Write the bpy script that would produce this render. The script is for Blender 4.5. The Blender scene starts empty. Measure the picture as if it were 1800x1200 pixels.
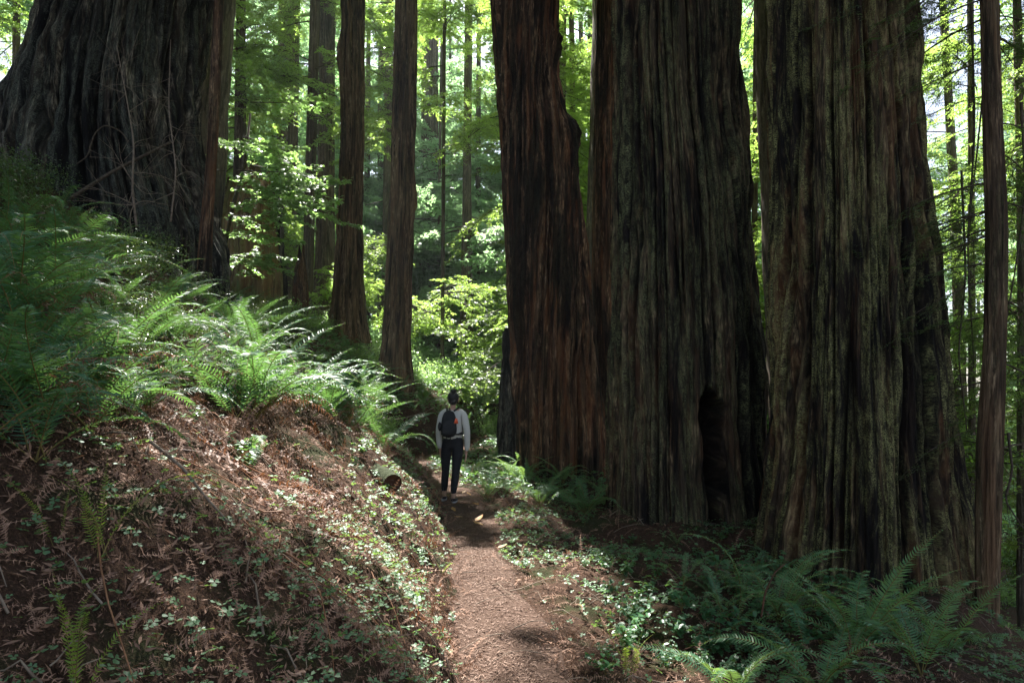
import bpy, math, random
import numpy as np
from mathutils import Vector, Matrix

# ------------------------------------------------------------------ camera, light, exposure
SC = bpy.context.scene
COL = SC.collection
CAMZ = 1.6
PITCH = math.radians(4.3)
cam_d = bpy.data.cameras.new("camera"); cam = bpy.data.objects.new("camera", cam_d); COL.objects.link(cam)
cam_d.sensor_width = 36; cam_d.lens = 24; cam_d.clip_start = 0.05; cam_d.clip_end = 1000
cam.location = (0, 0, CAMZ); cam.rotation_euler = (math.pi / 2 + PITCH, 0, 0)
SC.camera = cam

SUN_EL, SUN_AZ = math.radians(57), math.radians(-13)      # azimuth from +Y towards +X
SUN = Vector((math.sin(SUN_AZ) * math.cos(SUN_EL), math.cos(SUN_AZ) * math.cos(SUN_EL), math.sin(SUN_EL)))
world = bpy.data.worlds.new("World"); SC.world = world; world.use_nodes = True
wn = world.node_tree; bg = wn.nodes["Background"]
sky = wn.nodes.new("ShaderNodeTexSky"); sky.sky_type = 'NISHITA'; sky.sun_disc = False
sky.sun_elevation = SUN_EL; sky.sun_rotation = SUN_AZ; sky.air_density = 1.0; sky.dust_density = 2.0; sky.ozone_density = 1.0
hs = wn.nodes.new('ShaderNodeHueSaturation'); hs.inputs['Saturation'].default_value = .7
wn.links.new(sky.outputs[0], hs.inputs['Color']); wn.links.new(hs.outputs[0], bg.inputs[0]); bg.inputs[1].default_value = 0.072
sun_d = bpy.data.lights.new("sun", 'SUN'); sun_d.energy = 5.0; sun_d.angle = math.radians(0.5); sun_d.color = (1, .965, .91)
sun_o = bpy.data.objects.new("sun", sun_d); COL.objects.link(sun_o)
sun_o.rotation_euler = SUN.to_track_quat('Z', 'Y').to_euler(); sun_o.location = (0, 0, 60)
vs = SC.view_settings
vs.view_transform = 'Standard'; vs.look = 'None'; vs.gamma = 1; vs.use_curve_mapping = False; vs.exposure = 2.25
SC.render.engine = 'CYCLES'
cy = SC.cycles
cy.max_bounces = 6; cy.diffuse_bounces = 3; cy.glossy_bounces = 2; cy.transmission_bounces = 3; cy.volume_bounces = 0
cy.transparent_max_bounces = 4; cy.use_denoising = True; cy.caustics_reflective = False; cy.caustics_refractive = False
cy.sample_clamp_indirect = 4.0

RNG = np.random.default_rng(7)
random.seed(7)
PI = math.pi

# ------------------------------------------------------------------ helpers
def tag(o, label=None, cat=None, group=None, kind=None):
    if label: o["label"] = label
    if cat: o["category"] = cat
    if group: o["group"] = group
    if kind: o["kind"] = kind
    return o

def link(name, data, parent=None, loc=(0, 0, 0), rot=(0, 0, 0), scale=(1, 1, 1)):
    o = bpy.data.objects.new(name, data); COL.objects.link(o)
    if parent is not None: o.parent = parent
    o.location = loc; o.rotation_euler = rot; o.scale = scale
    return o

def thing(name, label, cat, loc=(0, 0, 0), rz=0, group=None):
    o = link(name, None, None, loc, (0, 0, rz)); o.empty_display_size = .1
    return tag(o, label, cat, group)

class Geo:
    """collects vertices and faces of any size, builds one mesh"""
    def __init__(s): s.v = []; s.f = []; s.m = []; s.n = 0; s.attr = []
    def add(s, v, faces, mat=0):
        v = np.asarray(v, dtype=np.float64).reshape(-1, 3)
        for f in (faces if isinstance(faces, list) else [faces]):
            f = np.asarray(f, dtype=np.int64)
            if f.size == 0: continue
            s.f.append(f + s.n); s.m.append(np.full(len(f), mat, dtype=np.int32))
        s.v.append(v); s.n += len(v)
    def mesh(s, name, mats, smooth=True, uv=None, attrs=None):
        me = bpy.data.meshes.new(name)
        v = np.concatenate(s.v).astype(np.float32)
        sizes = np.concatenate([np.full(len(f), f.shape[1], dtype=np.int32) for f in s.f])
        loops = np.concatenate([f.reshape(-1) for f in s.f]).astype(np.int32)
        starts = np.zeros(len(sizes), dtype=np.int32); starts[1:] = np.cumsum(sizes)[:-1]
        me.vertices.add(len(v)); me.vertices.foreach_set("co", v.reshape(-1))
        me.loops.add(len(loops)); me.loops.foreach_set("vertex_index", loops)
        me.polygons.add(len(sizes)); me.polygons.foreach_set("loop_start", starts)
        for m in mats: me.materials.append(m)
        me.polygons.foreach_set("material_index", np.concatenate(s.m))
        if smooth: me.polygons.foreach_set("use_smooth", np.ones(len(sizes), dtype=bool))
        if uv is not None:
            l = me.uv_layers.new(name="UVMap"); l.data.foreach_set("uv", uv[loops].astype(np.float32).reshape(-1))
        if attrs:
            for k, a in attrs.items():
                at = me.attributes.new(k, 'FLOAT', 'POINT'); at.data.foreach_set("value", a.astype(np.float32))
        me.update(calc_edges=True); me.validate()
        return me

def tube(g, pts, radii, n=6, mat=0, cap=False):
    pts = np.asarray(pts, float); k = len(pts); radii = np.broadcast_to(np.asarray(radii, float), (k,))
    t = np.gradient(pts, axis=0); t /= np.linalg.norm(t, axis=1)[:, None] + 1e-9
    up = np.array([0, 0, 1.0]) if abs(t[:, 2]).mean() < .8 else np.array([0, 1.0, 0])
    a = np.cross(t, up); a /= np.linalg.norm(a, axis=1)[:, None] + 1e-9
    b = np.cross(t, a)
    th = np.arange(n) * 2 * PI / n
    v = pts[:, None] + radii[:, None, None] * (np.cos(th)[None, :, None] * a[:, None] + np.sin(th)[None, :, None] * b[:, None])
    i = np.arange(k - 1)[:, None] * n; j = np.arange(n)[None]; j2 = (j + 1) % n
    f = np.stack([i + j, i + j2, i + n + j2, i + n + j], -1).reshape(-1, 4)
    fs = [f]
    if cap: fs += [np.arange(n)[None, ::-1], np.arange(n)[None] + (k - 1) * n]
    g.add(v.reshape(-1, 3), fs, mat)

def eul(rx, ry, rz):
    """arrays of angles -> (n,3,3) matrices, Rz*Ry*Rx"""
    rx, ry, rz = [np.asarray(a, float) for a in (rx, ry, rz)]
    cx, sx, cy_, sy, cz, sz = np.cos(rx), np.sin(rx), np.cos(ry), np.sin(ry), np.cos(rz), np.sin(rz)
    return np.stack([np.stack([cz*cy_, cz*sy*sx - sz*cx, cz*sy*cx + sz*sx], -1),
                     np.stack([sz*cy_, sz*sy*sx + cz*cx, sz*sy*cx - cz*sx], -1),
                     np.stack([-sy, cy_*sx, cy_*cx], -1)], -2)

def scatter(g, tv, tf, M, P, mat=0):
    """one template copied to every (matrix, position)"""
    n = len(P)
    if n == 0: return
    v = np.einsum('nij,kj->nki', M, tv) + P[:, None]
    off = (np.arange(n) * len(tv))[:, None, None]
    g.add(v.reshape(-1, 3), [(f[None] + off).reshape(-1, f.shape[1]) for f in tf], mat)

_LAT = {}
def vnoise(u, v, seed=0, pu=None):
    """smooth value noise 0..1, optional integer period in u"""
    if seed not in _LAT: _LAT[seed] = np.random.default_rng(seed + 100).random((256, 256))
    L = _LAT[seed]
    iu = np.floor(u).astype(int); iv = np.floor(v).astype(int)
    fu = u - iu; fv = v - iv
    fu = fu * fu * (3 - 2 * fu); fv = fv * fv * (3 - 2 * fv)
    P = pu or 256
    a = iu % P; b = (iu + 1) % P; c = iv % 256; d = (iv + 1) % 256
    return (L[a, c] * (1 - fu) + L[b, c] * fu) * (1 - fv) + (L[a, d] * (1 - fu) + L[b, d] * fu) * fv

def sstep(x, a, b):
    t = np.clip((x - a) / (b - a), 0, 1); return t * t * (3 - 2 * t)

# ------------------------------------------------------------------ terrain
def path_x(y):
    return np.interp(y, [-8, 0, 3.8, 6.2, 9.1, 10.5, 12.5, 14.5, 16, 18, 21, 25, 32, 60, 200],
                     [.3, .2, .04, -.28, -.55, -.82, -1.5, -2.15, -2.25, -1.7, -1.1, -.8, -.4, 3, 15])
def path_w(y):
    return .285 + .10 * (vnoise(np.asarray(y, float) * 2.6 + 20, np.asarray(y, float) * 0 + 3, 44) - .5) + .04 * np.sin(y * 1.7) + .03 * np.sin(y * 4.1 + 1) + .12 * np.clip((y - 8) / 3, 0, 1)

def ground_h(x, y):
    x = np.asarray(x, float); y = np.asarray(y, float)
    d = x - path_x(y); w = path_w(y)
    e = np.maximum(-d - w, 0); r = np.maximum(d - w, 0)
    cut = np.interp(y, [0, 7, 10, 14, 17, 40], [.34, .42, .38, .55, 1.2, 1.1])
    slope = np.interp(y, [0, 4, 12, 17, 22, 40, 90], [.66, .70, .72, .58, .5, .35, .25])
    es = np.interp(e, [0, 6, 9, 14, 40, 100], [0, 6, 7.3, 8, 8.5, 9])
    left = cut * (1 - np.exp(-e / .28)) + slope * es
    k = np.interp(y, [0, 12, 22, 40], [1, 1, .75, .6])
    right = k * np.interp(r, [0, .3, .8, 2.2, 3.9, 4.9, 8, 20, 100], [0, -.02, -.14, -.24, -.52, -1.05, -3.6, -9, -14])
    off = np.clip(np.abs(d) / w - .8, 0, 1)
    bump = .16 * (vnoise(x * .9 + 50, y * .9 + 50, 1) - .5) + .10 * (vnoise(x * 2.3 + 50, y * 2.3 + 50, 2) - .5) \
        + .05 * (vnoise(x * 6 + 90, y * 6 + 90, 3) - .5)
    pb = .02 * (vnoise(x * 3 + 50, y * 3 + 50, 4) - .5) + .05 * (vnoise(x * .4 + 9, y * 1.1 + 9, 5) - .5)
    far = -np.interp(y, [0, 24, 40, 90, 200], [0, 0, .3, 1.5, 4])
    heap = 0
    for (tx, ty, tr_, hh) in ((2.47, 9.5, 1.15, .22), (4.0, 7.6, 1.2, .22), (1.0, 13, .9, .2), (-5.4, 22, .6, .2), (-3.05, 18, .5, .2)):
        heap = heap + hh * np.exp(-(np.maximum(np.hypot(x - tx, y - ty) - tr_, 0) / .35) ** 2)      # duff piled against the trunks
    return left + right + bump * off * 1.5 + pb + far + heap

def ray(px, py):
    """unit direction of a pixel of the 1800x1200 photograph"""
    a = (px - 900) / 1200; b = (600 - py) / 1200
    v = np.array([a, math.cos(PITCH) - b * math.sin(PITCH), math.sin(PITCH) + b * math.cos(PITCH)])
    return v / np.linalg.norm(v)
def on_ground(px, py, tmax=90):
    d = ray(px, py); t = np.arange(1.0, tmax, .02)
    p = d[None] * t[:, None]; p[:, 2] += CAMZ
    hit = np.nonzero(p[:, 2] < ground_h(p[:, 0], p[:, 1]))[0]
    q = p[hit[0]] if len(hit) else p[-1]
    return np.array([q[0], q[1], float(ground_h(q[0], q[1]))])
def at(px, py, Y):
    d = ray(px, py); p = d * (Y / d[1]); p[2] += CAMZ; return p
def project(p):
    p = np.asarray(p, float); dz = p[..., 2] - CAMZ
    f = p[..., 1] * math.cos(PITCH) + dz * math.sin(PITCH)
    u = -p[..., 1] * math.sin(PITCH) + dz * math.cos(PITCH)
    return 900 + 1200 * p[..., 0] / f, 600 - 1200 * u / f, f
def normal_at(x, y):
    e = .06
    nx = -(ground_h(x + e, y) - ground_h(x - e, y)) / (2 * e); ny = -(ground_h(x, y + e) - ground_h(x, y - e)) / (2 * e)
    n = np.stack([nx, ny, np.ones_like(nx)], -1); return n / np.linalg.norm(n, axis=-1, keepdims=True)

def gap(px):
    for lim, txt in ((60, "uphill of the huge charred redwood"), (370, "behind the huge charred redwood"), (560, "just past the slender trunk"), (690, "around the two tall straight redwoods"),
                     (870, "in the open gap beside the leaning redwood"), (1050, "behind the leaning redwood"), (1340, "behind the hollow redwood"), (1700, "behind the lichen-crusted redwood"), (9999, "near the thin stringy trunk")):
        if px < lim: return txt

def where(px, py):
    if px > 920 or py > 1000: return ", under the " + ("leaning" if px < 1070 else "hollow" if px < 1350 else "lichen-crusted") + " redwood" + (", close to the lower edge" if py > 1100 else "")
    a = "the left edge" if px < 90 else "the huge charred trunk" if px < 340 else "the slender trunk" if px < 430 else "the snags" if px < 560 else "the left straight redwood" if px < 650 else "the knobby redwood" if px < 740 else "the hiker's right shoulder side"
    return (", high up below " if py < 540 else ", halfway down below " if py < 640 else ", low down below ") + a

# ------------------------------------------------------------------ materials
class NT:
    def __init__(s, name):
        s.m = bpy.data.materials.new(name); s.m.use_nodes = True; s.t = s.m.node_tree
        s.t.nodes.clear(); s.out = s.t.nodes.new("ShaderNodeOutputMaterial")
    def n(s, typ, **kw):
        nd = s.t.nodes.new(typ)
        for k, v in kw.items():
            if isinstance(k, str) and hasattr(nd, k): setattr(nd, k, v)
        return nd
    def l(s, a, b): s.t.links.new(a, b)
    def noise(s, vec, scale, detail=4, rough=.6, dist=0):
        nd = s.n("ShaderNodeTexNoise"); nd.inputs["Scale"].default_value = scale; nd.inputs["Detail"].default_value = detail
        nd.inputs["Roughness"].default_value = rough; nd.inputs["Distortion"].default_value = dist
        if vec is not None: s.l(vec, nd.inputs["Vector"])
        return nd.outputs["Fac"]
    def mapv(s, vec, scale, loc=(0, 0, 0)):
        nd = s.n("ShaderNodeMapping"); nd.inputs["Scale"].default_value = scale; nd.inputs["Location"].default_value = loc
        s.l(vec, nd.inputs["Vector"]); return nd.outputs[0]
    def ramp(s, fac, stops):
        nd = s.n("ShaderNodeValToRGB"); cr = nd.color_ramp
        while len(cr.elements) < len(stops): cr.elements.new(.5)
        for e, (p, c) in zip(cr.elements, stops):
            e.position = p; e.color = (c, c, c, 1) if isinstance(c, (int, float)) else (*c, 1)
        s.l(fac, nd.inputs[0]); return nd.outputs[0]
    def mix(s, fac, a, b):
        nd = s.n("ShaderNodeMix"); nd.data_type = 'RGBA'
        for i, v in ((0, fac), (6, a), (7, b)):
            if hasattr(v, "is_linked"): s.l(v, nd.inputs[i])
            elif isinstance(v, (int, float)): nd.inputs[i].default_value = v
            else: nd.inputs[i].default_value = (*v, 1)
        return nd.outputs[2]
    def math(s, op, a, b=None, clamp=False):
        nd = s.n("ShaderNodeMath"); nd.operation = op; nd.use_clamp = clamp
        for i, v in ((0, a), (1, b)):
            if v is None: continue
            if hasattr(v, "is_linked"): s.l(v, nd.inputs[i])
            else: nd.inputs[i].default_value = v
        return nd.outputs[0]
    def pbr(s, col, rough=.8, bump=None, bs=.5, bd=.02, spec=.3):
        p = s.n("ShaderNodeBsdfPrincipled")
        if hasattr(col, "is_linked"): s.l(col, p.inputs["Base Color"])
        else: p.inputs["Base Color"].default_value = (*col, 1)
        if hasattr(rough, "is_linked"): s.l(rough, p.inputs["Roughness"])
        else: p.inputs["Roughness"].default_value = rough
        p.inputs["Specular IOR Level"].default_value = spec
        if bump is not None:
            b = s.n("ShaderNodeBump"); b.inputs["Strength"].default_value = bs; b.inputs["Distance"].default_value = bd
            s.l(bump, b.inputs["Height"]); s.l(b.outputs[0], p.inputs["Normal"])
        return p
    def done(s, sh): s.l(sh.outputs[0], s.out.inputs["Surface"]); return s.m

def leaf_mat(name, c1, c2, trans=(.25, .4, .05), tf=.4, rough=.45, spec=.4, vary=9.0):
    m = NT(name)
    geo = m.n("ShaderNodeNewGeometry"); oi = m.n("ShaderNodeObjectInfo")
    nz = m.noise(geo.outputs["Position"], vary, 2)
    f = m.math('ADD', m.math('MULTIPLY', m.ramp(nz, [(.3, 0.), (.7, 1.)]), .6), m.math('MULTIPLY', oi.outputs["Random"], .4), True)
    col = m.mix(f, c1, c2)
    p = m.pbr(col, rough, spec=spec)
    t = m.n("ShaderNodeBsdfTranslucent")
    m.l(m.mix(f, tuple(x * .75 for x in trans), tuple(min(1, x * 1.25) for x in trans)), t.inputs[0])
    mx = m.n("ShaderNodeMixShader"); mx.inputs[0].default_value = tf
    m.l(p.outputs[0], mx.inputs[1]); m.l(t.outputs[0], mx.inputs[2])
    return m.done(mx)

def plain_mat(name, c1, c2, rough=.85, scale=20, spec=.2, bs=.4, bd=.01):
    m = NT(name); tc = m.n("ShaderNodeNewGeometry")
    nz = m.noise(tc.outputs["Position"], scale, 5)
    col = m.mix(m.ramp(nz, [(.3, 0.), (.7, 1.)]), c1, c2)
    return m.done(m.pbr(col, rough, nz, bs, bd, spec))

def bark_mat(name, dark, mid, light, red, lichen, lich_amt=.5, red_amt=.4, dark_amt=.5, fine=1.0, loc=(0, 0, 0)):
    """bark: vertical fibres, weathered ridge crowns with lit highlights painted in, reddish grooves, charred and lichen-crusted areas"""
    dark, mid, light, red, lichen = (tuple(k_ * c for c in col_) for k_, col_ in zip((.7, .85, 1.25, .95, 1.05), (dark, mid, light, red, lichen)))
    m = NT(name)
    tc = m.n("ShaderNodeUVMap"); tc.uv_map = "UVMap"; uv = tc.outputs[0]
    at_ = m.n("ShaderNodeAttribute"); at_.attribute_name = "ridge"; rid = at_.outputs["Fac"]
    fib = m.noise(m.mapv(uv, (64 * fine, 4.5, 1), loc), 1, 6, .72, .5)
    strip = m.noise(m.mapv(uv, (15 * fine, .7, 1), loc), 1, 6, .68, .4)
    big = m.noise(m.mapv(uv, (2.6, .3, 1), loc), 1, 4, .6, .6)
    brk = m.noise(m.mapv(uv, (22 * fine, 5, 1), (4, 4, 0)), 1, 5, .7, .3)
    col = m.mix(m.ramp(strip, [(.42, 0.), (.56, 1.)]), dark, mid)
    sun_ = m.math('MULTIPLY', m.ramp(m.noise(m.mapv(uv, (9, .7, 1), (5, 5, 0)), 1, 5, .7, .3), [(.46, .03), (.6, 1.)]), m.ramp(brk, [(.40, .1), (.58, 1.)]))  # broken pale streaks, painted like light catching the ridge edges
    col = m.mix(m.math('MULTIPLY', m.ramp(fib, [(.46, .1), (.6, 1.)]), sun_), col, light)
    redm = m.math('MULTIPLY', m.ramp(m.noise(m.mapv(uv, (6, .5, 1), (7, 3, 0)), 1, 5, .65, .5), [(.5, 0.), (.6, 1.)]), red_amt)
    col = m.mix(redm, col, red)
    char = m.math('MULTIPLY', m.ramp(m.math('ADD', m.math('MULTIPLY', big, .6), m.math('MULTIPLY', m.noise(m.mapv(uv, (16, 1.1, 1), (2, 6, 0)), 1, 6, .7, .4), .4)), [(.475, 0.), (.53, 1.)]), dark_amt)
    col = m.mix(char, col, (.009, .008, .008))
    lp = m.ramp(m.noise(m.mapv(uv, (7, .6, 1), (3, 9, 0)), 1, 6, .72, .5), [(.45, 0.), (.56, 1.)])
    lq = m.ramp(m.noise(m.mapv(uv, (26, 7, 1), (3, 9, 0)), 1, 3, .7, .5), [(.38, .2), (.55, 1.)])
    ls = m.ramp(m.noise(m.mapv(uv, (130, 70, 1)), 1, 4, .85, .9), [(.45, 0.), (.56, 1.)])
    lich = m.math('MULTIPLY', m.math('MULTIPLY', m.math('MULTIPLY', lp, lq), ls), m.math('MULTIPLY', m.ramp(rid, [(.3, .1), (.7, 1.)]), lich_amt))
    col = m.mix(lich, col, lichen)
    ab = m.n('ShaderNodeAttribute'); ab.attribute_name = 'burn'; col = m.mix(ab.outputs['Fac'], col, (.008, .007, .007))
    h = m.math('ADD', m.math('ADD', m.math('MULTIPLY', fib, .5), m.math('MULTIPLY', strip, .9)), m.math('MULTIPLY', brk, .5))
    return m.done(m.pbr(col, .9, h, 1.0, .05, .12))

M = {}
M['bark_lichen'] = bark_mat("bark_lichen", (.017, .013, .010), (.078, .052, .032), (.29, .21, .11), (.19, .075, .028), (.30, .29, .12), .95, .3, .9, loc=(3, 1, 0))
M['bark_grey'] = bark_mat("bark_grey", (.017, .013, .010), (.068, .050, .033), (.26, .19, .11), (.16, .065, .028), (.22, .23, .11), .75, .25, .9, loc=(11, 5, 0))
M['bark_red'] = bark_mat("bark_red", (.024, .014, .010), (.115, .062, .036), (.38, .24, .14), (.23, .085, .032), (.2, .2, .1), .2, .4, .85, loc=(5, 2, 0))
M['bark_brown'] = bark_mat("bark_brown", (.04, .027, .018), (.21, .135, .08), (.40, .28, .17), (.22, .11, .055), (.25, .27, .12), .2, .3, .6, loc=(1, 8, 0))
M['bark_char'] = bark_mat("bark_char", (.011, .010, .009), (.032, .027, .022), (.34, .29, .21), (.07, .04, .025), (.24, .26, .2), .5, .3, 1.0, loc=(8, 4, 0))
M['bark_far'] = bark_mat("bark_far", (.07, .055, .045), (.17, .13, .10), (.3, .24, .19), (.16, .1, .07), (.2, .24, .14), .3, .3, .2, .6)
M['bark_snag'] = bark_mat("bark_snag", (.10, .06, .03), (.26, .17, .08), (.4, .3, .14), (.3, .14, .05), (.25, .3, .08), .8, .5, .3, .8)
M['twig'] = plain_mat("twig_bark", (.035, .026, .018), (.11, .085, .06), scale=30)
M['dead_twig'] = plain_mat("dead_wood", (.10, .075, .055), (.26, .2, .15), scale=25)
M['pale_wood'] = plain_mat("pale_wood", (.25, .16, .09), (.45, .32, .2), scale=15)
M['moss'] = plain_mat("moss", (.014, .022, .009), (.055, .065, .028), .95, 60, bs=1, bd=.02)
M['rot'] = plain_mat("rotten_wood", (.03, .014, .009), (.10, .045, .025), .9, 18)
M['rust'] = plain_mat("rust_stalk", (.14, .06, .03), (.34, .17, .09), .6, 12)
M['fern'] = leaf_mat("fern_green", (.034, .10, .056), (.075, .165, .08), (.20, .40, .08), .28, .5, .35, 5)
M['fern_lit_tint'] = leaf_mat("fern_lit_tint", (.055, .145, .078), (.11, .23, .10), (.3, .5, .1), .3, .45, .4, 5)  # lighter fern green, painting in sun flecks where trunks block the sun
M['fern_young'] = leaf_mat("fern_young", (.09, .18, .03), (.16, .26, .04), (.4, .55, .06), .45, .45, .4, 5)
M['fern_stem'] = plain_mat("fern_stem", (.12, .1, .03), (.22, .16, .06), scale=10)
M['fern_dead'] = leaf_mat("fern_dead", (.07, .036, .024), (.34, .19, .125), (.3, .12, .05), .2, .6, .3, 14)
M['needle'] = leaf_mat("redwood_needles", (.03, .07, .022), (.08, .13, .03), (.42, .62, .12), .55, .42, .4, 2)
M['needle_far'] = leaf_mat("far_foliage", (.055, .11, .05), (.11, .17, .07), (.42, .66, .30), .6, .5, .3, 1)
M['needle_dark'] = leaf_mat("dark_needles", (.018, .045, .02), (.045, .09, .03), (.2, .32, .06), .35, .4, .4, 3)
M['broad'] = leaf_mat("broad_leaf", (.045, .11, .03), (.10, .18, .04), (.36, .58, .16), .5, .35, .5, 4)
M['huckle'] = leaf_mat("huckleberry_leaf", (.022, .06, .025), (.06, .11, .04), (.2, .3, .05), .25, .3, .6, 6)
M['sorrel'] = leaf_mat("sorrel_leaf", (.045, .12, .06), (.12, .21, .10), (.25, .42, .08), .3, .5, .4, 8)
M['herb'] = leaf_mat("herb_leaf", (.03, .10, .05), (.07, .17, .07), (.2, .38, .07), .35, .38, .5, 6)
M['duff'] = leaf_mat("duff", (.06, .032, .022), (.40, .235, .16), (.2, .1, .05), .1, .7, .2, 45)
M['chip'] = leaf_mat("path_litter", (.11, .062, .042), (.31, .215, .165), (.2, .1, .05), .05, .75, .2, 60)
M['tan_leaf'] = leaf_mat("tan_leaf", (.38, .2, .07), (.5, .3, .12), (.5, .3, .1), .3, .5, .3, 10)

def ground_material():
    m = NT("forest_floor"); g = m.n("ShaderNodeNewGeometry"); P = g.outputs["Position"]
    a = m.noise(P, 2.2, 5, .65); b = m.noise(P, 26, 6, .7); c = m.noise(P, 110, 3, .7)
    col = m.mix(m.ramp(b, [(.3, 0.), (.7, 1.)]), (.025, .015, .010), (.095, .055, .037))
    col = m.mix(m.ramp(c, [(.5, 0.), (.7, 1.)]), col, (.15, .085, .055))
    gm = m.math('MULTIPLY', m.ramp(a, [(.5, 0.), (.62, 1.)]), .6)
    col = m.mix(gm, col, (.03, .055, .018))
    h = m.math('ADD', b, m.math('MULTIPLY', c, .4))
    return m.done(m.pbr(col, .95, h, 1, .05, .1))
def path_material():
    m = NT("path_duff"); g = m.n("ShaderNodeNewGeometry"); P = g.outputs["Position"]
    a = m.noise(P, 3, 4, .6); b = m.noise(P, 55, 6, .75, 1.2); c = m.noise(m.mapv(P, (1, 1, 1)), 160, 4, .7, .8)
    col = m.mix(m.ramp(b, [(.3, 0.), (.68, 1.)]), (.05, .031, .024), (.17, .11, .082))
    col = m.mix(m.ramp(c, [(.55, 0.), (.7, 1.)]), col, (.29, .19, .14))
    col = m.mix(m.ramp(a, [(.4, 0.), (.7, .45)]), col, (.07, .04, .028))
    return m.done(m.pbr(col, .95, m.math('ADD', b, c), .9, .02, .1))
M['ground'] = ground_material(); M['path'] = path_material()

# ------------------------------------------------------------------ ground and path
def axis(segs):
    out = [segs[0][0]]
    for a, b, s in segs:
        n = max(1, int(round((b - a) / s))); out += list(np.linspace(a, b, n + 1)[1:])
    return np.array(out)
def grid(X, Y, Z):
    ny, nx = X.shape; v = np.stack([X, Y, Z], -1).reshape(-1, 3)
    i = np.arange(ny - 1)[:, None] * nx; j = np.arange(nx - 1)[None]
    f = np.stack([i + j, i + j + 1, i + nx + j + 1, i + nx + j], -1).reshape(-1, 4)
    return v, f
xs = axis([(-300, -60, 20), (-60, -15, 1.5), (-15, -9, .4), (-9, 6, .055), (6, 14, .4), (14, 60, 2), (60, 300, 20)])
ys = axis([(-60, -8, 4), (-8, 1, .5), (1, 17, .055), (17, 40, .35), (40, 100, 2), (100, 600, 25)])
X, Y = np.meshgrid(xs, ys)
Z = ground_h(X, Y)
Z -= .05 * (1 - sstep(np.abs(X - path_x(Y)) / path_w(Y), .6, .95)) * (Y < 22) * (Y > -2)
g = Geo(); v, f = grid(X, Y, Z); g.add(v, f)
tag(link("ground", g.mesh("ground", [M['ground']])), "brown forest floor rising to the left and falling away to the right", kind="structure")
t = np.linspace(-1, 1, 31); yy = np.arange(-1.5, 21.5, .05)
T, YY = np.meshgrid(t, yy); XX = path_x(YY) + T * path_w(YY) * 1.02
ZZ = ground_h(XX, YY) + .004
ZZ -= .05 * sstep(np.abs(T), .93, 1.0)
g = Geo(); v, f = grid(XX, YY, ZZ); g.add(v, f)
tag(link("path", g.mesh("path", [M['path']])), "narrow reddish dirt footpath through the forest", kind="structure")

# ------------------------------------------------------------------ trunks
def edges(Yd, rows):
    """silhouette rows (py, left px, right px) at depth Yd -> z, centre x, radius, sorted by z"""
    out = []
    for py, l, r in rows:
        a, b = at(l, py, Yd), at(r, py, Yd)
        ta, tb = math.atan(a[0] / Yd), math.atan(b[0] / Yd)      # tangent lines of a round trunk
        out.append(((a[2] + b[2]) / 2, Yd * math.tan((ta + tb) / 2), Yd / math.cos((ta + tb) / 2) * math.sin((tb - ta) / 2)))
    out.sort(); return np.array(out)

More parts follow.
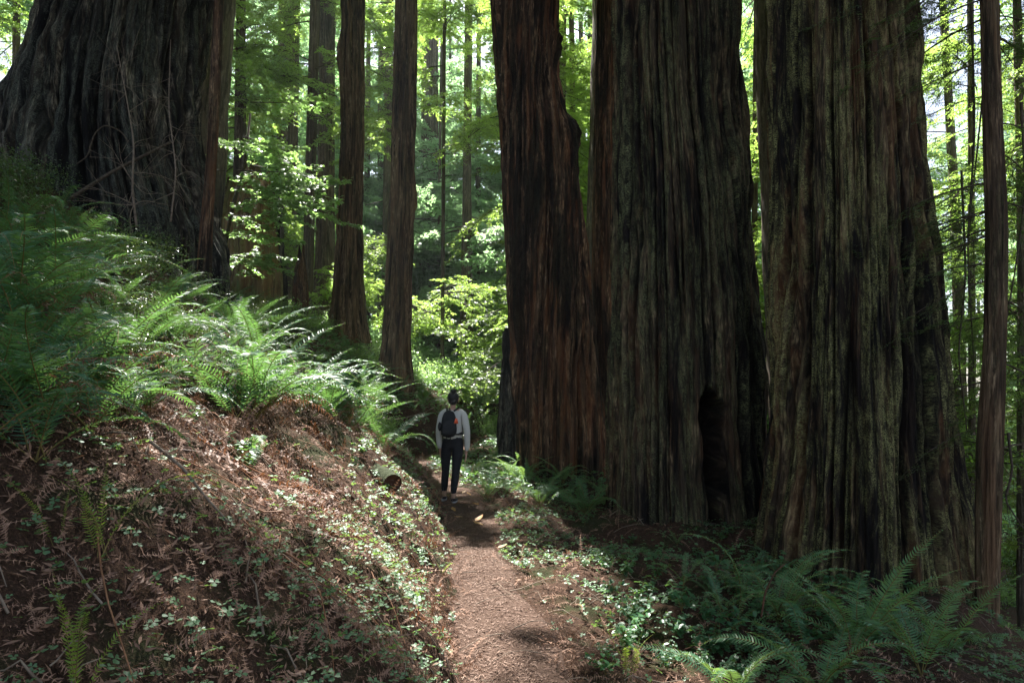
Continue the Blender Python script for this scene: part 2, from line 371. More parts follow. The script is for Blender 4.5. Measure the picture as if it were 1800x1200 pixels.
def trunk_mesh(name, mat, Yd, rows, nth, seed, amp=.05, cells=34, twist=0., vlen=1.6, ztop=34, dzv=.035, zfine=9.5,
               flute=.03, flare=0., bulges=(), cavity=None, taper=.012, extra=None, zb=None, jag=0.):
    R = edges(Yd, rows)
    z0 = R[0, 0]; x0 = R[0, 1]
    gb = float(ground_h(R[0, 1], Yd))
    base = (gb if zb is None else zb)
    aa = np.linspace(0, 2 * PI, 17); r_b = R[0, 2] * 1.15
    zlow = min(base - .3, float(ground_h(R[0, 1] + r_b * np.cos(aa), Yd + r_b * np.sin(aa)).min()) - .25)
    zs = axis([(zlow, min(zfine, ztop), dzv)] + ([(zfine, ztop, .6)] if ztop > zfine else []))
    # extrapolate centre and radius
    lean = (R[-1, 1] - R[max(0, len(R) - 4), 1]) / (R[-1, 0] - R[max(0, len(R) - 4), 0] + 1e-6)
    cx = np.interp(zs, R[:, 0], R[:, 1]); rr = np.interp(zs, R[:, 0], R[:, 2])
    up = zs > R[-1, 0]
    cx[up] += (zs[up] - R[-1, 0]) * lean * .7; rr[up] *= np.clip(1 - taper * (zs[up] - R[-1, 0]), .15, 1)
    k = np.ones(9) / 9; pad = lambda a: np.convolve(np.pad(a, 4, 'edge'), k, 'valid')
    for _ in range(4): cx = pad(cx); rr = pad(rr)
    th = np.arange(nth) * 2 * PI / nth - PI / 2 + PI     # seam at the back (+Y)
    TH, ZS = np.meshgrid(th, zs)
    U = (TH - th[0]) / (2 * PI)
    tw = U + twist * (ZS - base) + .007 * (vnoise(U * 5, ZS * .5, seed + 3, 5) - .5)
    n1 = vnoise(tw * cells, ZS / vlen, seed, cells)
    n2 = vnoise(tw * cells * 3, ZS / (vlen * .5), seed + 1, cells * 3)
    n3 = vnoise(tw * 7, ZS / 6, seed + 2, 7)
    rid1 = np.minimum(np.abs(n1 - .5) * 9, 1) ** .9
    rid2 = np.minimum(np.abs(n2 - .5) * 5, 1)
    n4 = vnoise(tw * cells * 2, ZS / (vlen * 1.7), seed + 9, cells * 2)
    ridge = np.clip(.62 * rid1 + .25 * rid2 + .35 * (n4 - .4), 0, 1)
    nb = np.exp(-np.maximum(ZS - base, 0) / 1.3)
    R0 = rr[:, None]
    rad = R0 * (1 + flute * (n3 - .5) * 2 * (1 + 1.6 * nb)) + flare * R0 * np.exp(-np.maximum(ZS - base, 0) / .5)
    rad = rad - amp * (1 - ridge) + amp * .12
    rad += .5 * amp * (vnoise(tw * 16, ZS * 1.1, seed + 4, 16) - .5) + .22 * amp * (vnoise(tw * cells * 4, ZS * 5, seed + 12, cells * 4) - .5)
    for (bth, bz, sth, sz_, h) in bulges:
        dth = (TH - bth + PI) % (2 * PI) - PI
        prof_ = np.where(ZS > bz, np.exp(-((ZS - bz) / (sz_ * .45)) ** 2), np.exp(-((ZS - bz) / sz_) ** 2))
        rad += h * np.exp(-(dth / sth) ** 2) * prof_ * (.6 + .8 * vnoise(TH * 6 + 50, ZS * 5, seed + 14)) + .10 * (vnoise(TH * 14 + 90, ZS * 11, seed + 15) - .5) * np.exp(-(dth / sth) ** 2) * np.exp(-((ZS - bz) / sz_) ** 2)
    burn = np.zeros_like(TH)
    if cavity:
        cth, cz0, cz1, hw, dep = cavity
        dth = (TH - cth + PI) % (2 * PI) - PI
        lip = cz1 + .10 * (vnoise(TH * 9 + 20, ZS * 0 + 2, seed + 10) - .5)
        wv = hw * (.55 + .45 * sstep(ZS, cz0, cz0 + 1.5)) * (1 + .9 * (vnoise(ZS * 5, ZS * 0 + 3, seed + 8) - .5)) * np.clip((lip - ZS) / .12, 0, 1) ** .4
        off = dth - .05 * np.sin(ZS * 2.1) + .06 * (vnoise(ZS * 7, ZS * 0 + 9, seed + 11) - .5)
        inside = (1 - sstep(np.abs(off), wv * .8, wv + .012)) * (ZS < lip) * sstep(ZS, cz0 - .15, cz0 + .3)
        rad -= dep * inside
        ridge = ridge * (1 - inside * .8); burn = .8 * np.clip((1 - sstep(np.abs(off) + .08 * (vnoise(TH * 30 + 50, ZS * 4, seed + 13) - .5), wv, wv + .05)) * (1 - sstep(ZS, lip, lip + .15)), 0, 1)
    if extra is not None: rad = rad + extra(TH, ZS, base)
    if jag:
        top = ztop - jag * (vnoise(U * 9, U * 0, seed + 6, 9) ** 1.5)
        ZS = np.minimum(ZS, top)
    Xv = cx[:, None] + rad * np.cos(TH); Yv = Yd + rad * np.sin(TH)
    org = np.array([float(np.interp(base, zs, cx)), Yd, base])
    P = np.stack([Xv, Yv, ZS], -1) - org
    ny, nx = TH.shape
    # duplicate the seam column for the uv
    P = np.concatenate([P, P[:, :1]], 1); nx += 1
    circ = 2 * PI * float(np.median(R[:, 2]))
    UVu = np.concatenate([tw * circ, (tw[:, :1] + 1) * circ], 1); UVv = np.concatenate([ZS, ZS[:, :1]], 1)
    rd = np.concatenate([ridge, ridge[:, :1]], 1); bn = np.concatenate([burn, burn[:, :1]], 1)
    i = np.arange(ny - 1)[:, None] * nx; j = np.arange(nx - 1)[None]
    f = np.stack([i + j, i + j + 1, i + nx + j + 1, i + nx + j], -1).reshape(-1, 4)
    g = Geo(); g.add(P.reshape(-1, 3), f)
    # top cap
    g.f.append((np.arange(nx - 1) + (ny - 1) * nx)[None]); g.m.append(np.zeros(1, np.int32))
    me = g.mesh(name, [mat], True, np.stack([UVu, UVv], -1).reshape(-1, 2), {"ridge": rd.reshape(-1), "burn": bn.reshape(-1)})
    cen = lambda z: (float(np.interp(z, zs, cx)), Yd)
    radf = lambda z: float(np.interp(z, zs, rr))
    return me, org, cen, radf

TREES = []      # (empty, cen, rad, base z)
def tree(name, label, cat, matkey, Yd, rows, nth, seed, group=None, **kw):
    me, org, cen, radf = trunk_mesh("trunk", M[matkey], Yd, rows, nth, seed, **kw)
    t = thing(name, label, cat, org, 0, group)
    link("trunk", me, t)
    t_ = (t, cen, radf, org)
    TREES.append(t_); return t_

# left giant
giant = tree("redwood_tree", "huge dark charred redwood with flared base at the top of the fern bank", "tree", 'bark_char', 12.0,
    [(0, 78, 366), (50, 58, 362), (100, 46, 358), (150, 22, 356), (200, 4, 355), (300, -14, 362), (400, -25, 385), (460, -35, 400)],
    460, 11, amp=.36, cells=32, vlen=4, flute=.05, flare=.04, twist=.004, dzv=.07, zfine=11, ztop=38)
slender = tree("redwood_tree", "slender dark trunk standing close beside the huge charred redwood", "tree", 'bark_red', 10.8,
    [(0, 376, 394), (100, 370, 391), (200, 366, 386), (300, 362, 381), (400, 350, 374), (450, 346, 374)], 70, 12, amp=.012, cells=16, ztop=22, dzv=.06)
treeA = tree("redwood_tree", "tall straight redwood on the slope, left neighbour of the one with a knob", "tree", 'bark_brown', 22.0,
    [(0, 598, 642), (200, 600, 641), (400, 592, 638), (500, 585, 640), (570, 578, 644), (600, 570, 650)], 180, 13, amp=.11, cells=26, vlen=2.6, dzv=.07, zfine=16, flare=.12, ztop=25,
    bulges=[(PI, 13.0, .5, .8, .12)])
treeB = tree("redwood_tree", "straight redwood with a small knob halfway up, on the bank behind the hiker", "tree", 'bark_brown', 18.0,
    [(0, 695, 733), (200, 690, 730), (400, 682, 728), (550, 675, 722), (630, 668, 723), (670, 662, 728)], 180, 14, amp=.10, cells=26, vlen=2.4, dzv=.06, zfine=13, flare=.1, ztop=15.8,
    bulges=[(0.0, 6.9, .5, .45, .09)])
treeC = tree("redwood_tree", "leaning reddish redwood with spiralling bark and two burls on its side", "tree", 'bark_red', 13.0,
    [(0, 864, 980), (50, 866, 982), (100, 870, 984), (150, 873, 988), (200, 874, 995), (240, 876, 1008), (300, 880, 1018), (400, 884, 1030), (500, 888, 1040),
     (600, 895, 1050), (700, 903, 1060), (800, 911, 1070), (850, 914, 1076)], 480, 15, amp=.17, cells=40, vlen=5, twist=-.022, dzv=.055, zfine=10, flute=.02, flare=.02, ztop=36,
    bulges=[(-.15, at(900, 75, 13)[2], .5, .32, .09), (-.1, at(900, 235, 13)[2], .5, .45, .14)])
treeD = tree("redwood_tree", "narrow straight orange-brown redwood seen between the leaning tree and the hollow one", "tree", 'bark_red', 15.5,
    [(0, 1047, 1084), (200, 1044, 1084), (400, 1041, 1084), (640, 1040, 1092), (760, 1036, 1100)], 110, 16, amp=.04, cells=20, vlen=3, dzv=.06, zfine=12, ztop=38, flare=.1)
def e_extra(TH, ZS, base):
    return np.zeros_like(TH)
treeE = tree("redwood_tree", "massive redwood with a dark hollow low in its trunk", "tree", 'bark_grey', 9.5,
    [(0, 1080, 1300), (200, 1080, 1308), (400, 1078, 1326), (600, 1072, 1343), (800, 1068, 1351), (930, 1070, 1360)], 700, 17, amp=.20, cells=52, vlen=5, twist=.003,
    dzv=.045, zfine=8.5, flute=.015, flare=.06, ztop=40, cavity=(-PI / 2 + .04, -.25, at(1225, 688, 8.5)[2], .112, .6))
treeF = tree("redwood_tree", "massive lichen-crusted redwood at the edge of the slope, flaring at its base", "tree", 'bark_lichen', 7.6,
    [(0, 1350, 1606), (200, 1355, 1625), (400, 1357, 1645), (600, 1353, 1665), (800, 1346, 1692), (950, 1338, 1715), (1040, 1334, 1725)], 740, 18, amp=.21, cells=52, vlen=4.5, twist=-.006,
    dzv=.04, zfine=7.5, flute=.02, flare=.06, ztop=42)
treeG = tree("redwood_tree", "thin straight trunk with stringy bark, a step beyond the lichen-crusted redwood", "tree", 'bark_brown', 6.6,
    [(0, 1722, 1757), (200, 1725, 1762), (400, 1732, 1773), (600, 1728, 1770), (800, 1714, 1765), (1000, 1713, 1758), (1200, 1722, 1757)], 120, 19, amp=.016, cells=18, vlen=1.6,
    dzv=.03, zfine=6.5, ztop=20, twist=.01)
tree("redwood_tree", "dark broken trunk half hidden behind the base of the leaning redwood", "tree", 'bark_char', 17.0,
    [(560, 884, 902), (660, 882, 910), (760, 872, 925)], 60, 20, amp=.06, cells=14, ztop=at(0, 575, 17)[2], dzv=.1, zfine=7.2, jag=.7)

# middle distance trunks seen between the near ones: (label, Y, rows, material)
mid = [("grey-green trunk paired with a brown one, left member of the pair", 34, [(0, 490, 514), (430, 484, 510)], 'bark_far'),
       ("brown trunk touching a grey-green one on the slope", 32, [(0, 511, 528), (430, 502, 521), (480, 500, 521)], 'bark_far'),
       ("broad straight trunk just uphill of the two tall straight redwoods", 29, [(0, 561, 590), (200, 560, 588), (400, 555, 588), (480, 552, 590)], 'bark_far'),
       ("faint slim trunk glimpsed between the two tall straight redwoods", 42, [(0, 645, 652), (470, 638, 650), (560, 636, 652)], 'bark_far'),
       ("pale trunk glimpsed right beside the knobby redwood", 36, [(0, 678, 692), (560, 670, 690)], 'bark_far'),
       ("slim pale trunk rising in the middle of the open background", 34, [(0, 817, 831), (300, 814, 828), (590, 808, 832), (640, 804, 836)], 'bark_far'),
       ("broad hazy trunk behind bushes, beside the knobby redwood", 44, [(0, 742, 770), (430, 738, 772), (620, 732, 778)], 'bark_far'),
       ("thin trunk standing behind the leaning redwood", 30, [(0, 1000, 1009), (700, 1004, 1016)], 'bark_far'),
       ("slim trunk seen in the gap between the two massive redwoods", 26, [(0, 1325, 1334), (700, 1318, 1330)], 'bark_far'),
       ("hazy trunk far downhill past the lichen-crusted redwood", 30, [(0, 1650, 1664), (420, 1672, 1692), (700, 1676, 1700)], 'bark_far'),
       ("hazy trunk on the downhill side at the picture edge", 20, [(0, 1780, 1796), (500, 1788, 1806), (1100, 1786, 1812)], 'bark_far'),
       ("slim brown trunk downhill beyond the thin stringy trunk", 24, [(0, 1700, 1712), (780, 1702, 1716), (900, 1700, 1718)], 'bark_far'),
       ("small trunk in the bright corner uphill of the huge charred redwood", 30, [(0, 22, 36), (200, 20, 36)], 'bark_far'),
       ("dim trunk behind the slender one beside the huge charred redwood", 26, [(0, 415, 432), (300, 410, 434), (450, 405, 440)], 'bark_far')]
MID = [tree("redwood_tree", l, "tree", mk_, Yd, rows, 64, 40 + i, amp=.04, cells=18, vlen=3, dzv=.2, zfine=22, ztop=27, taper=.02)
       for i, (l, Yd, rows, mk_) in enumerate(mid)]

# broken snags on the slope
tree("snag", "yellowish barkless broken snag wrapped in maple leaves", "dead tree", 'bark_snag', 19.0,
     [(250, 400, 470), (340, 392, 476), (400, 385, 482), (480, 380, 495)], 110, 61, amp=.1, cells=14, dzv=.06, zfine=12, ztop=at(0, 265, 19)[2], jag=2.2, flute=.1, vlen=2)
tree("snag", "black charred standing snag left of a reddish splinter", "dead tree", 'bark_char', 20.0,
     [(370, 484, 500), (440, 480, 500), (500, 474, 508)], 70, 62, amp=.06, cells=9, dzv=.06, zfine=12, ztop=at(0, 330, 20)[2], jag=1.0, flute=.12)
tree("snag", "short reddish splintered snag, rightmost of the snags", "dead tree", 'bark_red', 20.5,
     [(420, 524, 533), (460, 518, 537), (510, 512, 542)], 60, 63, amp=.05, cells=9, dzv=.06, zfine=12, ztop=at(0, 425, 20.5)[2], jag=1.0, flute=.12)

# ------------------------------------------------------------------ foliage templates
def leaf_tmpl(l, w):
    return np.array([[0, 0, 0], [l * .5, w * .5, w * .12], [l, 0, -w * .1], [l * .5, -w * .5, w * .12]]), [np.array([[0, 1, 2, 3]])]
def rand_unit(n, rng):
    v = rng.normal(size=(n, 3)); return v / np.linalg.norm(v, axis=1)[:, None]

def bough_mesh(name, leafmat, seed, L=2.6, nside=13, leaf=(.10, .038), per=9, droop=.25, side_len=1.0, wild=.35, woodr=.022):
    """one limb: drooping axis, side twigs in a loose plane, two rows of leaflets on each"""
    rng = np.random.default_rng(seed); g = Geo()
    s = np.linspace(0, 1, 9)
    ax = np.stack([s * L, .25 * L * .3 * np.sin(s * 3 + rng.random() * 6), .12 * L * s - droop * L * s ** 2], -1)
    ax[:, 1] -= ax[0, 1]
    tube(g, ax, woodr * (1 - .85 * s), 5, 0)
    tv, tf = leaf_tmpl(*leaf)
    Ps = []; Rz = []; Ry = []; Rx = []
    def twig(p0, dirv, ln, r, depth):
        k = 5; q = np.linspace(0, 1, k)
        side = np.cross(dirv, [0, 0, 1]); side /= np.linalg.norm(side) + 1e-6
        bend = rng.normal(0, .15)
        pts = p0 + q[:, None] * dirv * ln + (q ** 2)[:, None] * (side * bend * ln + np.array([0, 0, -droop * .6 * ln]))
        tube(g, pts, r * (1 - .7 * q), 3, 0)
        if depth:
            for a in (.35, .6, .82):
                for sg in (-1, 1):
                    if rng.random() < .85:
                        c = np.array([np.interp(a, q, pts[:, i]) for i in range(3)])
                        an = sg * rng.uniform(.6, 1.0); d2 = dirv * math.cos(an) + side * math.sin(an) + np.array([0, 0, rng.normal(0, .2)])
                        twig(c, d2 / np.linalg.norm(d2), ln * rng.uniform(.35, .55), r * .5, 0)
        m = max(3, int(per * ln / .5))
        for a in np.linspace(.12, 1, m):
            c = np.array([np.interp(a, q, pts[:, i]) for i in range(3)])
            for sg in (-1, 1):
                Ps.append(c); Rz.append(math.atan2(dirv[1], dirv[0]) + sg * rng.uniform(.6, 1.2)); Ry.append(rng.normal(.15, wild)); Rx.append(rng.normal(0, wild))
    for i in range(nside):
        a = .12 + .88 * i / (nside - 1); c = np.array([np.interp(a, s, ax[:, k]) for k in range(3)])
        sg = 1 if i % 2 else -1; an = sg * rng.uniform(.75, 1.2) if i < nside - 1 else 0.
        dv = np.array([math.cos(an), math.sin(an), rng.normal(0, .25)])
        twig(c, dv / np.linalg.norm(dv), side_len * (1.05 - .65 * a) * rng.uniform(.7, 1.1), woodr * .35, 1)
    n = len(Ps); sc = rng.uniform(.6, 1.25, n)
    scatter(g, tv, tf, eul(Rx, Ry, Rz) * sc[:, None, None], np.array(Ps), 1)
    return g.mesh(name, [M['twig'], leafmat], False)

def bush_mesh(name, leafmat, seed, n=1400, size=(.075, .045), rad=(1, 1, .8), stems=9):
    rng = np.random.default_rng(seed); g = Geo()
    cl = rand_unit(26, rng) * rng.uniform(.35, 1, 26)[:, None] * np.array(rad); cl[:, 2] = np.abs(cl[:, 2]) + .1
    for i in range(stems):
        c = cl[i]; q = np.linspace(0, 1, 5)[:, None]
        tube(g, q * c * 1.0 + np.sin(q * 3) * rng.normal(0, .06, 3), .014 * (1 - .8 * q[:, 0]), 4, 0)
    idx = rng.integers(0, 26, n)
    P = cl[idx] + rng.normal(0, .19, (n, 3)) * np.array([1, 1, .55])
    P[:, 2] = np.abs(P[:, 2])
    tv, tf = leaf_tmpl(*size)
    scatter(g, tv, tf, eul(rng.normal(0, .6, n), rng.normal(.1, .5, n), rng.uniform(0, 2 * PI, n)) * rng.uniform(.6, 1.3, n)[:, None, None], P, 1)
    return g.mesh(name, [M['twig'], leafmat], False)

NEAR_B = [bough_mesh("bough", M['needle_dark'], 200 + i, L=2.2, leaf=(.055, .016), per=16, droop=.35, wild=.25, woodr=.014, side_len=.8) for i in range(3)]
MID_B = [bough_mesh("bough", M['needle'], 210 + i, leaf=(.105, .045), per=11, droop=.3 + .1 * i) for i in range(4)]
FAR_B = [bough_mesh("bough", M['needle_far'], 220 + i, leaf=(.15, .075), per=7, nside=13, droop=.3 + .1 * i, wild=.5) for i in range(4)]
MAPLE = [bough_mesh("bough", M['broad'], 230 + i, leaf=(.15, .11), per=5, droop=.1, wild=.3, nside=11) for i in range(3)]

# ------------------------------------------------------------------ crowns: boughs hung on trunks
# boughs are left out to shape canopy gaps: the sun must reach these places
LIT = [on_ground(*p) for p in [(620, 930), (560, 1050), (700, 1000), (730, 1100), (640, 1150), (480, 960), (860, 960), (850, 1060), (880, 1150), (450, 860),
       (430, 690), (380, 640), (560, 640), (620, 700), (740, 815), (700, 900), (330, 1130), (640, 850), (660, 960), (600, 860), (780, 1060), (900, 1010), (1030, 870), (840, 860), (1440, 1110)]]
LITR = [.55 if (p[0] > -1.6 and p[1] < 9) else .36 for p in LIT]
LIT += [at(430, 300, 14.5), at(520, 340, 14.5), at(450, 440, 14)]; LITR += [1.0] * 3
LIT += [at(780, 450, 30), at(840, 520, 27), at(760, 580, 24), at(850, 640, 22), at(650, 470, 30), at(770, 300, 34), at(520, 450, 24), at(1760, 600, 15)]; LITR += [2.0, 1.6, 1.1, .9, 1.8, 2.5, 1.5, 1.5]
LIT = np.array(LIT); LITR = np.array(LITR); SV = np.array(SUN)
def blocks(p, rad):
    w = np.asarray(p)[None] - LIT; tt = w @ SV
    dist = np.linalg.norm(w - tt[:, None] * SV, axis=1)
    return bool(np.any((tt > 1.0) & (dist < LITR + rad)))
HOLES = [(530, 30, 558, 130), (532, 200, 556, 270), (1000, 20, 1040, 70), (1612, 0, 1700, 90), (1660, 120, 1700, 150), (845, 60, 866, 110), (0, 70, 30, 130)]
def in_hole(p, grow=4):
    px, py, f = project(p)
    if f < 3: return False
    return any(a - grow < px < c + grow and b - grow < py < d + grow for a, b, c, d in HOLES)

def hang(tr, meshes, n, z0, z1, scale, seed, check_view=True, sun_gap=.75, holes=True):
    t, cen, radf, org = tr; rng = np.random.default_rng(seed); k = 0
    for i in range(n):
        z = rng.uniform(z0, z1); az = rng.uniform(0, 2 * PI); s = scale * rng.uniform(.7, 1.25) * (1.1 - .35 * (z - z0) / (z1 - z0 + .1))
        cx, cyy = cen(z); r = radf(z) * .8
        p = np.array([cx + r * math.cos(az), cyy + r * math.sin(az), z])
        mid_ = p + np.array([math.cos(az), math.sin(az), -.1]) * 1.3 * s
        tip = p + np.array([math.cos(az), math.sin(az), -.2]) * 2.4 * s
        if sun_gap and (blocks(mid_, .5 * s * sun_gap) or blocks(tip, .4 * s * sun_gap) or blocks(p, .3 * s * sun_gap)): continue
        if holes and (in_hole(mid_) or in_hole(tip)): continue
        if check_view:
            bad = False
            for q in (mid_, tip, p):
                px, py, f = project(q)
                if f > 0 and -150 < px < 1950 and py > -60 * 10 / max(f, 1) - 25 * s * 10 / max(f, 1): bad = True
            if bad: continue
        link("bough", meshes[int(rng.integers(len(meshes)))], t, p - org, (rng.normal(0, .25), rng.normal(0.05, .15), az), (s, s, s)); k += 1
    return k

# near trees: crowns start above the picture, they shade the slope
for i, (tr, n, z0, z1, s) in enumerate([(giant, 130, 11.5, 30, 2.0), (treeA, 40, 15.5, 24.5, 1.5), (treeB, 12, 13.2, 15.6, 1.2), (treeC, 90, 13, 34, 1.9), (treeD, 44, 14, 34, 1.7),
                                        (treeE, 90, 12, 36, 2.1), (treeF, 90, 11, 36, 2.1), (slender, 34, 9.5, 21, 1.4), (treeG, 14, 9, 19, 1.2)]):
    hang(tr, MID_B, n, z0, z1, s, 500 + i)
# middle-distance trees carry boughs down into the picture
for i, tr in enumerate(MID):
    Yd = tr[3][1]
    hang(tr, MID_B if Yd < 33 else FAR_B, 52, tr[3][2] + 4.5, 27, 1.35 if Yd < 33 else 1.6, 600 + i, check_view=False)

# whole trees further back and to the sides, one mesh per trunk kind
def simple_trunk(seed, h=34, r=.45):
    me, org, cen, radf = trunk_mesh("trunk", M['bark_far'], 40., [(300, 900 - 15 * r / .45, 900 + 15 * r / .45), (700, 900 - 16 * r / .45, 900 + 16 * r / .45)], 40, seed, amp=.04, cells=14, vlen=3, dzv=.5, zfine=20, ztop=h, taper=.02, zb=0., flare=.2)
    return me
BACK_TR = [simple_trunk(80 + i, 34, r) for i, r in enumerate((.35, .45, .6, .28))]
def back_tree(x, y, k, meshes, nb, z0, z1, bs, label, group, seed, view=False, s=1.0, gap=.75, holes=True):
    z = float(ground_h(x, y)); t = thing("redwood_tree", label, "tree", (x, y, z), 0, group)
    rng = np.random.default_rng(seed)
    link("trunk", BACK_TR[k], t, (0, 0, 0), (rng.normal(0, .012), rng.normal(0, .012), rng.uniform(0, 6)), (s * rng.uniform(.7, 1.4),) * 2 + (1,))
    tr = (t, lambda q: (x, y), lambda q: .4 * s, np.array([x, y, z]))
    hang(tr, meshes, nb, z + z0, z + z1, bs, seed + 1, view, gap, holes)
rng = np.random.default_rng(33)
# belt of trees across the view, spaced by hand-made jitter
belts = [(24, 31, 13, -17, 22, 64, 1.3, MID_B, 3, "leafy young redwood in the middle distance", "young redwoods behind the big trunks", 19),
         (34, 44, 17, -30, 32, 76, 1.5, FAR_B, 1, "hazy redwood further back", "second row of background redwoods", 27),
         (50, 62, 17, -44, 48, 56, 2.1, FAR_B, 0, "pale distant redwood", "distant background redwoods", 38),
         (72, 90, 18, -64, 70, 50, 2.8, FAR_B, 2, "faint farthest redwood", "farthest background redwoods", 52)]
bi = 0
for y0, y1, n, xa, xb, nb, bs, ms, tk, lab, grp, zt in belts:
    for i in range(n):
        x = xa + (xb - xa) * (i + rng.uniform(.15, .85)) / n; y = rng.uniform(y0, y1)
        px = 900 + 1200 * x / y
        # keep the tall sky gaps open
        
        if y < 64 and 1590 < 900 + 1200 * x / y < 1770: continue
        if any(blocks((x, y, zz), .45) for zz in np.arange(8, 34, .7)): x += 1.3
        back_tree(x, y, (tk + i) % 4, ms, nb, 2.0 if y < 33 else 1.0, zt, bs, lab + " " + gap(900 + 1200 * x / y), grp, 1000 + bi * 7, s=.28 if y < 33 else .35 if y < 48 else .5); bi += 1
# unseen trees, added out of view to close the canopy and shade the slope
for i, (x, y) in enumerate([(14, 12), (8.2, 19), (6.8, 15.5), (-9, 4), (-12, 9), (-18, 18), (-9.6, 19), (-13, 24), (-10, -3), (7.2, 24), (3.6, 21)]):
    back_tree(x, y, i % 4, MID_B, 46, 12, 32, 2.1, "tall unseen redwood added outside the edge of the photograph" if abs(x) * 1.33 > max(y, .1) else "tall redwood added for shade, hidden behind the massive trunks",
              "unseen redwoods added for shade", 3000 + i * 5, view=True, s=1.5)

# boughs of thin trunk G and drooping sprays on the right, real limbs at 6-10 m
def hang_at(tr, mesh, px, py, Y, az, s, tilt=.3, roll=0):
    t, cen, radf, org = tr; p = at(px, py, Y)
    return link("bough", mesh, t, p - org, (roll, tilt, az), (s, s, s))
rngG = np.random.default_rng(4)
for i in range(44):
    z = rngG.uniform(1.2, 6.5); cx, cyy = treeG[1](z); az = rngG.choice([rngG.uniform(-.3, .9), rngG.uniform(1.9, 2.9)])
    link("bough", NEAR_B[i % 3], treeG[0], np.array([cx, cyy, z]) - treeG[3], (rngG.normal(0, .3), rngG.uniform(.0, .4), az), (rngG.uniform(.45, .85),) * 3)

# maple over the slope beside the slender trunk
mt = thing("maple_tree", "bright sunlit maple leaning out over the slope below the slender trunk", "tree", tuple(on_ground(400, 520)))
mo = np.array(mt.location); g = Geo()
mp = np.array([mo, at(395, 430, 14), at(410, 360, 14.2), at(430, 290, 14.5), at(440, 200, 14.6)])
tube(g, mp - mo, [.06, .05, .045, .035, .02], 7, 0, True); link("trunk", g.mesh("trunk", [M['twig']]), mt)
for (px, py, az, s, tl) in [(405, 262, -.3, .62, .1), (415, 300, -.2, .75, .15), (410, 330, -.1, .8, .2), (430, 350, -.5, .8, .2), (440, 290, .4, .7, .1), (420, 270, -1.2, .55, .2), (400, 380, 0, .6, .1),
                            (460, 350, .2, .7, .25), (395, 300, -2.2, .5, .2), (470, 330, -.6, .6, .2), (400, 420, -.3, .6, .1), (410, 460, -.6, .6, .2), (380, 450, -.2, .6, .1), (430, 240, 1.2, .6, .1), (440, 180, 0, .6, 0)]:
    p = at(px, py, 14.4); link("bough", MAPLE[int(rngG.integers(3))], mt, p - mo, (rngG.normal(0, .25), tl, az), (s, s, s))

# ------------------------------------------------------------------ shrubs
BUSH = {'far': [bush_mesh("foliage", M['needle_far'], 300 + i, 1500, (.10, .06)) for i in range(3)],
        'broad': [bush_mesh("foliage", M['broad'], 310 + i, 1700, (.07, .05)) for i in range(3)],
        'huckle': [bush_mesh("foliage", M['huckle'], 320 + i, 4200, (.034, .02), (.8, .8, .5)) for i in range(3)]}
def shrub(kind, loc, s, label, group, sq=1.0):
    t = thing("shrub", label, "shrub", tuple(loc), random.uniform(0, 6), group)
    link("foliage", random.choice(BUSH[kind]), t, (0, 0, -.05), (0, 0, 0), (s, s, s * sq))
rb = np.random.default_rng(5)
for i in range(95):
    y = rb.uniform(18, 46); px = rb.uniform(640, 1060) if i % 3 else rb.uniform(1600, 1950)
    x = (px - 900) / 1200 * y
    if abs(x - path_x(y)) < .9 and y < 24: continue
    if y < 21 and abs(px - 700) < 60: continue
    shrub('broad' if y < 28 else 'far', (x, y, float(ground_h(x, y))), rb.uniform(.6, 1.3) * (1 if y < 28 else 1.5),
          ("green bush downhill " if px > 1500 else "leafy understory bush ") + ("close " if y < 26 else "at middle distance " if y < 36 else "far back ") + gap(px),
          "bushes on the downhill side" if px > 1500 else "understory bushes behind the hiker")
for i in range(46):
    y = rb.uniform(15, 30); px = rb.uniform(390, 680); x = (px - 900) / 1200 * y
    if min(abs(px - 607), abs(px - 700)) < 45 and y < 22: continue
    shrub('broad' if i % 3 else 'huckle', (x, y, float(ground_h(x, y))), rb.uniform(.5, 1.0), ("yellow-green" if i % 3 else "dark small-leaved") + " bush on the sunny slope " + gap(px) + (", nearer row" if y < 22 else ", farther row"), "bushes on the sunny slope")
for i in range(34):
    p = on_ground(rb.uniform(600, 900), rb.uniform(620, 780))
    if abs(p[0] - path_x(p[1])) < .7 or (abs(p[0] + 3) < .7 and abs(p[1] - 18) < .9): continue
    shrub('broad' if i % 2 else 'huckle', p, rb.uniform(.25, .5), "small leafy bush on the dark mound behind the hiker", "small bushes on the mound")
for i in range(30):
    y = rb.uniform(7, 9.5); x = rb.uniform(5.5, 9.5)
    shrub('broad', (x, y + 2, float(ground_h(x, y + 2))), rb.uniform(.5, .9), "low bush on the steep drop past the thin stringy trunk", "bushes on the steep drop")
for i, (px, py, s) in enumerate([(250, 430, .8), (310, 450, .75), (200, 450, .7), (330, 490, .6), (390, 520, .6), (260, 540, .45), (330, 560, .4), (20, 290, .7), (75, 270, .65), (120, 300, .6), (-20, 330, .7), (330, 420, .7), (285, 400, .7), (420, 500, .6), (430, 560, .5), (180, 520, .45), (120, 380, .6), (480, 540, .5), (230, 590, .35), (390, 600, .35), (470, 600, .4)]):
    shrub('huckle', on_ground(px, py + 30), s, "glossy small-leaved huckleberry bush " + ("high" if py < 400 else "midway up" if py < 500 else "lower down") + " on the bank, " + ("at the left edge" if px < 90 else "before the huge charred trunk" if px < 300 else "by the slender trunk" if px < 400 else "below the snags"), "huckleberry bushes on the bank")

